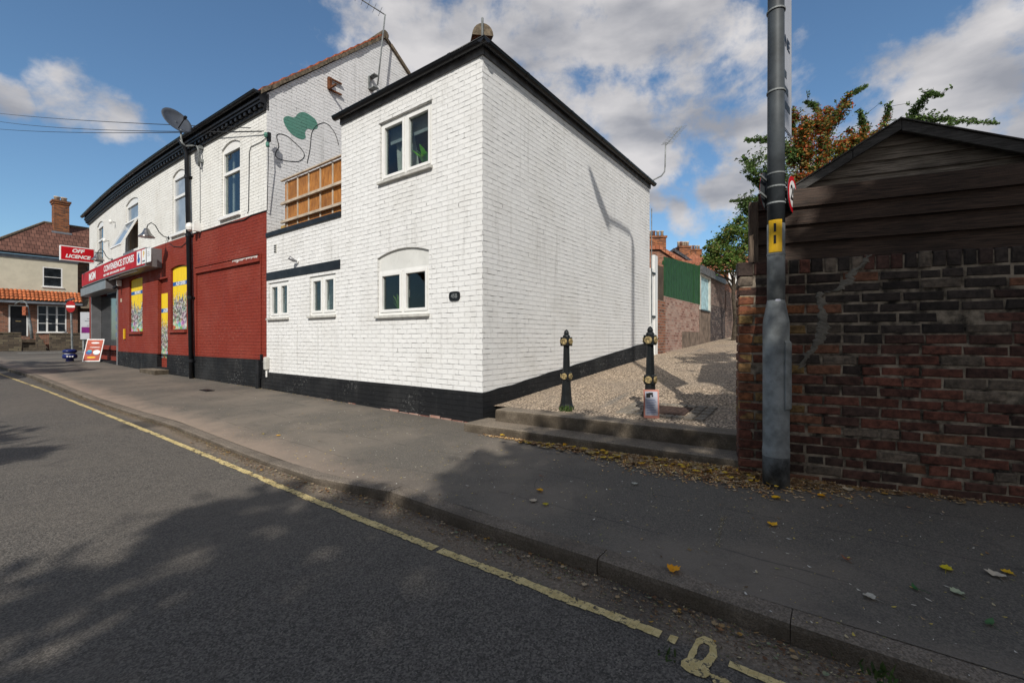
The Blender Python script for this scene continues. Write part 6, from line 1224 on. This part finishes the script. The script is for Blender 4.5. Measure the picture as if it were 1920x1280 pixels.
# ------------------------------------------------------------------ leaves, litter and weeds
def ground_z(p):
    rel = p - C0; s = rel.dot(D); n = rel.dot(NN)
    kn = KN_(s)
    if n > kn: return RZ + rise(s)
    if n > kn - .135: return kerbz(s)
    if n < .40 and -3.3 < s < -.02:
        if n > .055: return .095 + (.140 - .095) * min(1, -s / 3.3)
        return .255 + .05 * min(1, -s / 4.2) if n > -.3 else allz(-n, -s)
    return pz(s, max(n, -.5))
def leaf_shape(kind, rd):
    if kind == 'maple': return [(0, -.5), (.2, -.42), (.46, -.4), (.48, -.14), (.64, .08), (.46, .22), (.38, .46), (.18, .46), (0, .66), (-.18, .46), (-.40, .44), (-.46, .2), (-.62, .06), (-.48, -.14), (-.44, -.38), (-.2, -.42)]
    return [(0, -.6), (.2, -.25), (.23, .12), (0, .6), (-.22, .15), (-.2, -.25)]
def put_leaf(m, p, size, kind, col, rd, lift=.006, curl=.25):
    a = rd.uniform(0, 6.28); ca, sa = math.cos(a), math.sin(a); tx, ty = rd.gauss(0, .16), rd.gauss(0, .16); m.col = (*col, 1); sh = leaf_shape(kind, rd); kx = rd.uniform(.7, 1.1); vs = [(p.x, p.y, p.z + lift)]
    for x, y in sh: x *= kx * size; y *= size; X = x * ca - y * sa; Y = x * sa + y * ca; r2 = (x * x + y * y) / size; vs.append((p.x + X, p.y + Y, p.z + lift + abs(X * tx + Y * ty) + curl * r2 * rd.uniform(.4, 1.4)))
    n = len(sh); m.add(vs, [(0, i + 1, (i + 1) % n + 1) for i in range(n)])
rd = random.Random(33); PAL = [(.34, .21, .09), (.27, .14, .06), (.38, .27, .15), (.17, .09, .045), (.44, .34, .22), (.12, .07, .035), (.42, .24, .05), (.24, .16, .08), (.32, .24, .15)]
big = [((1012, 921), .050, (.72, .36, .02), "orange yellow fallen leaf in the middle of the shaded pavement", 'maple'), ((1262, 1070), .055, (.78, .34, .01), "bright orange leaf lying near the kerb edge", 'maple'), ((1000, 940), .045, (.55, .45, .33), "pale buff leaf beside the orange yellow leaf", 'maple'), ((1023, 947), .035, (.45, .36, .02), "olive yellow leaf beside the pale buff leaf", 'maple'),
    ((1455, 935), .045, (.75, .42, .01), "yellow leaf just in front of the lamp column", 'maple'), ((1540, 931), .045, (.75, .34, .01), "orange leaf right of the lamp column", 'maple'), ((1448, 985), .045, (.78, .42, .02), "small yellow leaf on the pavement below the lamp column", 'maple'), ((1774, 1068), .050, (.62, .50, .02), "lime yellow leaf on the right part of the pavement", 'maple'),
    ((1868, 1080), .062, (.60, .52, .40), "large pale brown leaf near the right edge", 'maple'), ((1888, 1075), .035, (.70, .42, .02), "yellow leaf tip touching the large pale brown leaf", 'maple'), ((1795, 1113), .045, (.42, .46, .30), "grey green leaf on the right part of the pavement", 'maple'), ((1587, 1051), .042, (.30, .11, .05), "curled rusty brown leaf on the pavement", 'oval'),
    ((1630, 1121), .045, (.50, .46, .38), "torn pale leaf right of centre on the pavement", 'maple'), ((1715, 1104), .050, (.04, .14, .04), "dark green leaf on the right part of the pavement", 'oval'), ((1855, 1170), .06, (.07, .16, .06), "long green leaf close to the kerb at the right", 'oval'), ((1190, 908), .040, (.50, .50, .42), "pale grey leaf on the shaded pavement below the steps", 'maple'),
    ((877, 912), .034, (.50, .46, .40), "pale leaf on the shaded pavement near the house corner", 'oval'), ((1293, 880), .045, (.72, .40, .02), "yellow leaf at the foot of the lower step", 'maple'), ((1060, 835), .045, (.72, .34, .01), "orange leaf touching the left end of the lower step", 'maple'), ((942, 817), .045, (.74, .45, .04), "yellow leaf on the pavement beside the left end of the steps", 'maple'),
    ((522, 817), .045, (.74, .40, .02), "orange leaf on the sunlit pavement", 'maple'), ((495, 814), .035, (.55, .42, .06), "dull yellow leaf on the sunlit pavement", 'oval'), ((1014, 893), .03, (.42, .14, .08), "small reddish leaf on the shaded pavement", 'oval'), ((1590, 920), .06, (.55, .45, .30), "pale brown leaf against the foot of the dark wall", 'maple')]
for (px, py), sz, colr, lb, kd in big:
    p = gnd(px, py, 0.0)
    for _ in range(3): p = gnd(px, py, ground_z(p))
    m = MB(); put_leaf(m, p, sz * 1.15, kd, colr, rd, .007, .35); m.col = tuple(c * .6 for c in colr) + (1,); m.tube([(p.x, p.y, p.z + .009), (p.x + rd.uniform(-1, 1) * sz, p.y - sz * .9, p.z + .006)], .0012, 4)
    tag(m.build("fallen_leaf", M['litter']), lb, "leaf", "large fallen leaves on the pavement")
m = MB()
for _ in range(6500):                                      # drift along the lower step and round the lamp column
    u = rd.random() ** .55; s = -.35 - 3.2 * u; dens = .07 + .34 * u * u; n = .41 + abs(rd.gauss(0, dens * .42)) + (.0 if u < .9 else 0); p = F(s, n, 0); p.z = ground_z(p) + .05 * u * u * math.exp(-((n - .41) / .13) ** 2) * rd.random(); c = rd.choice(PAL); k = rd.uniform(.5, 1.15); put_leaf(m, p, rd.uniform(.016, .042), 'oval', tuple(min(1, x * k * 2.0) for x in c), rd, .005, .35)
for _ in range(330):
    u = rd.random(); s = -1.0 - 2.6 * u; p = F(s, .42 + abs(rd.gauss(0, .07 + .10 * u)), 0); p.z = ground_z(p) + .02 * u; c = rd.choice(PAL[:5] + [(.75, .44, .04), (.75, .50, .05), (.5, .36, .12)]); put_leaf(m, p, rd.uniform(.028, .055), 'maple', c, rd, .01, .35)
for _ in range(3600):                                      # heap gathered round the foot of the lamp column
    s = rd.gauss(-2.95, .42); n = .45 + abs(rd.gauss(0, .17)); p = F(s, n, 0); p.z = ground_z(p) + .035 * math.exp(-((n - .45) / .16) ** 2 - ((s + 3) / .4) ** 2) * rd.random(); c = rd.choice(PAL); k = rd.uniform(.6, 1.5); put_leaf(m, p, rd.uniform(.014, .038), 'oval', tuple(min(1, x * k * 2.0) for x in c), rd, .005, .4)
for _ in range(2600):
    a = -.42 + abs(rd.gauss(0, .75)); p = W(a, .01 + abs(rd.gauss(0, .10 if a < .35 else .045)), 0); p.z = ground_z(p) + (.02 * rd.random() if a < .3 else 0); c = rd.choice(PAL); k = rd.uniform(.4, 1.0); put_leaf(m, p, rd.uniform(.012, .034), 'oval', tuple(min(1, x * k * 1.8) for x in c), rd, .004, .3)
for _ in range(60):
    a = rd.uniform(-.2, 2.2); p = W(a, .03 + abs(rd.gauss(0, .07)), 0); p.z = ground_z(p); put_leaf(m, p, rd.uniform(.02, .04), 'maple', rd.choice(PAL), rd, .008, .3)
tag(m.build("leaf_litter", M['litter']), "drift of small yellow and brown leaves along the lower step and wall foot", "leaf litter", kind="stuff")
m = MB(); DP = [(.10, .055, .03), (.16, .09, .045), (.07, .045, .03), (.22, .15, .08), (.30, .25, .15), (.05, .035, .025), (.12, .13, .05)]
for _ in range(19000):                                      # debris lying in the channel under the kerb
    s = -6 + 15 * rd.random() ** 1.5 if rd.random() < .75 else rd.uniform(1, 14); w = .12 if s < .9 else .05; n = KN_(s) + .006 + abs(rd.gauss(0, w)) * (1 + .6 * mnoise.noise(Vector((s * 1.5, 0, 5)))); p = F(s, min(n, KN_(s) + .30), RZ + rise(s)); c = rd.choice(DP); k = rd.uniform(.5, 1.3)
    put_leaf(m, p, rd.uniform(.004, .015), 'oval', tuple(min(1, x * k * 1.5) for x in c), rd, .003 + .016 * rd.random() * math.exp(-(n - KN_(s)) / .06), .3)
for _ in range(650): s = rd.uniform(-6, 2.5); p = F(s, KN_(s) + .01 + abs(rd.gauss(0, .10)), RZ + rise(s)); put_leaf(m, p, rd.uniform(.010, .026), rd.choice(['maple', 'oval']), rd.choice(PAL + [(.22, .25, .15), (.12, .06, .03)]), rd, .010, .3)
for _ in range(60):
    s = rd.uniform(-6, 2); p = F(s, KN_(s) + .03 + abs(rd.gauss(0, .12)), RZ + .008 + rise(s)); a = rd.uniform(0, 6.28); l = rd.uniform(.02, .09); m.col = (.09, .06, .04, 1); m.tube([p, p + Vector((math.cos(a) * l, math.sin(a) * l, .006))], .0018, 4)
tag(m.build("kerb_debris", M['litter']), "brown leaf crumbs, twigs and grit lying in the channel along the kerb", "debris", kind="stuff")
m = MB(); SP = [(.62, .58, .48), (.52, .43, .26), (.60, .47, .10), (.34, .28, .19), (.68, .65, .58), (.28, .27, .10), (.5, .36, .1)]
for _ in range(3400):
    s = rd.uniform(-5.5, 14) if rd.random() < .5 else rd.uniform(-5, 2.5); n = rd.uniform(0.0, 2.38) if s > 0 else rd.uniform(.45, 2.38); p = F(s, n, 0); p.z = ground_z(p); put_leaf(m, p, min(.026, .005 + .0045 * rd.expovariate(1)), 'oval', rd.choice(SP), rd, .003, .2)
for _ in range(220):
    s = rd.uniform(-5.2, 3); n = rd.uniform(.45, 2.3); p = F(s, n, 0); p.z = ground_z(p); put_leaf(m, p, rd.uniform(.012, .03), 'oval', rd.choice(SP + PAL + [(.7, .5, .1)]), rd, .003, .3)
for _ in range(700): s = rd.uniform(3, 13); p = F(s, .03 + abs(rd.gauss(0, .06)), 0); p.z = ground_z(p); put_leaf(m, p, rd.uniform(.010, .028), 'oval', rd.choice(SP + PAL), rd, .005, .3)
for _ in range(260): t = rd.random(); p = gnd(1356 - 12 * t + rd.gauss(0, 2.5), 962 + 50 * t, .02); p.z = ground_z(p); put_leaf(m, p, rd.uniform(.003, .009), 'oval', rd.choice(SP + DP), rd, .003, .3)
for _ in range(900): t = rd.uniform(.4, 9); p = G(t, rd.uniform(.1, 3.4), 0); p.z = allz(t, (p - C0).dot(-D)) ; put_leaf(m, p, rd.uniform(.006, .016), 'oval', rd.choice(SP), rd, .006, .3)
tag(m.build("pavement_crumbs", M['litter']), "scattered pale seed husks and grit over the pavement and alley", "debris", kind="stuff")
def weed(px, py, z, r, n, label):
    p = gnd(px, py, z)
    for _ in range(2): p = gnd(px, py, ground_z(p))
    m = MB(); rr = random.Random(int(px))
    for _ in range(n):
        a = rr.uniform(0, 6.28); q = p + Vector((math.cos(a), math.sin(a), 0)) * r * rr.random(); h = rr.uniform(.4, 1) * r * .9; d = Vector((rr.gauss(0, .4), rr.gauss(0, .4), 1)).normalized() * h; sd = Vector((rr.gauss(0, 1), rr.gauss(0, 1), 0)).normalized() * r * .07; k = rr.uniform(.6, 1.3); m.col = (.05 * k, .085 * k, .02 * k, 1)
        m.add([q - sd, q + sd, q + d * .6 + sd * 1.4, q + d, q + d * .6 - sd * 1.4], [(0, 1, 2, 3, 4)])
    tag(m.build("weed", M['grass']), label, "weed")
weed(341, 699, 0, .13, 90, "grassy weed tuft at the foot of the shop plinth left of the downpipe"); weed(1062, 770, .26, .10, 60, "green tuft growing round the foot of the left bollard"); weed(1250, 1228, -.12, .05, 14, "tiny weed in the kerb channel left of the yellow patch"); weed(1545, 1220, -.12, .06, 26, "small weed in the kerb channel at the lower right"); weed(1640, 1262, -.12, .06, 26, "green weed in the kerb channel nearest the right edge"); weed(265, 690, 0, .10, 50, "low weeds beside the shop door step")
m = MB(); p = gnd(304, 701, .14); q0 = ground_z(p); m.box(p.x - .05, p.x + .08, p.y - .05, p.y + .04, q0, q0 + .06); m.prism([(p.x - .22, q0 + .006), (p.x - .05, q0 + .006), (p.x - .07, q0 + .012), (p.x - .2, q0 + .014)], p.y - .08, p.y + .02); tag(m.build("litter_packet", M['turq'], bevel=.012), "crumpled turquoise packet on the pavement below the shop door", "litter")
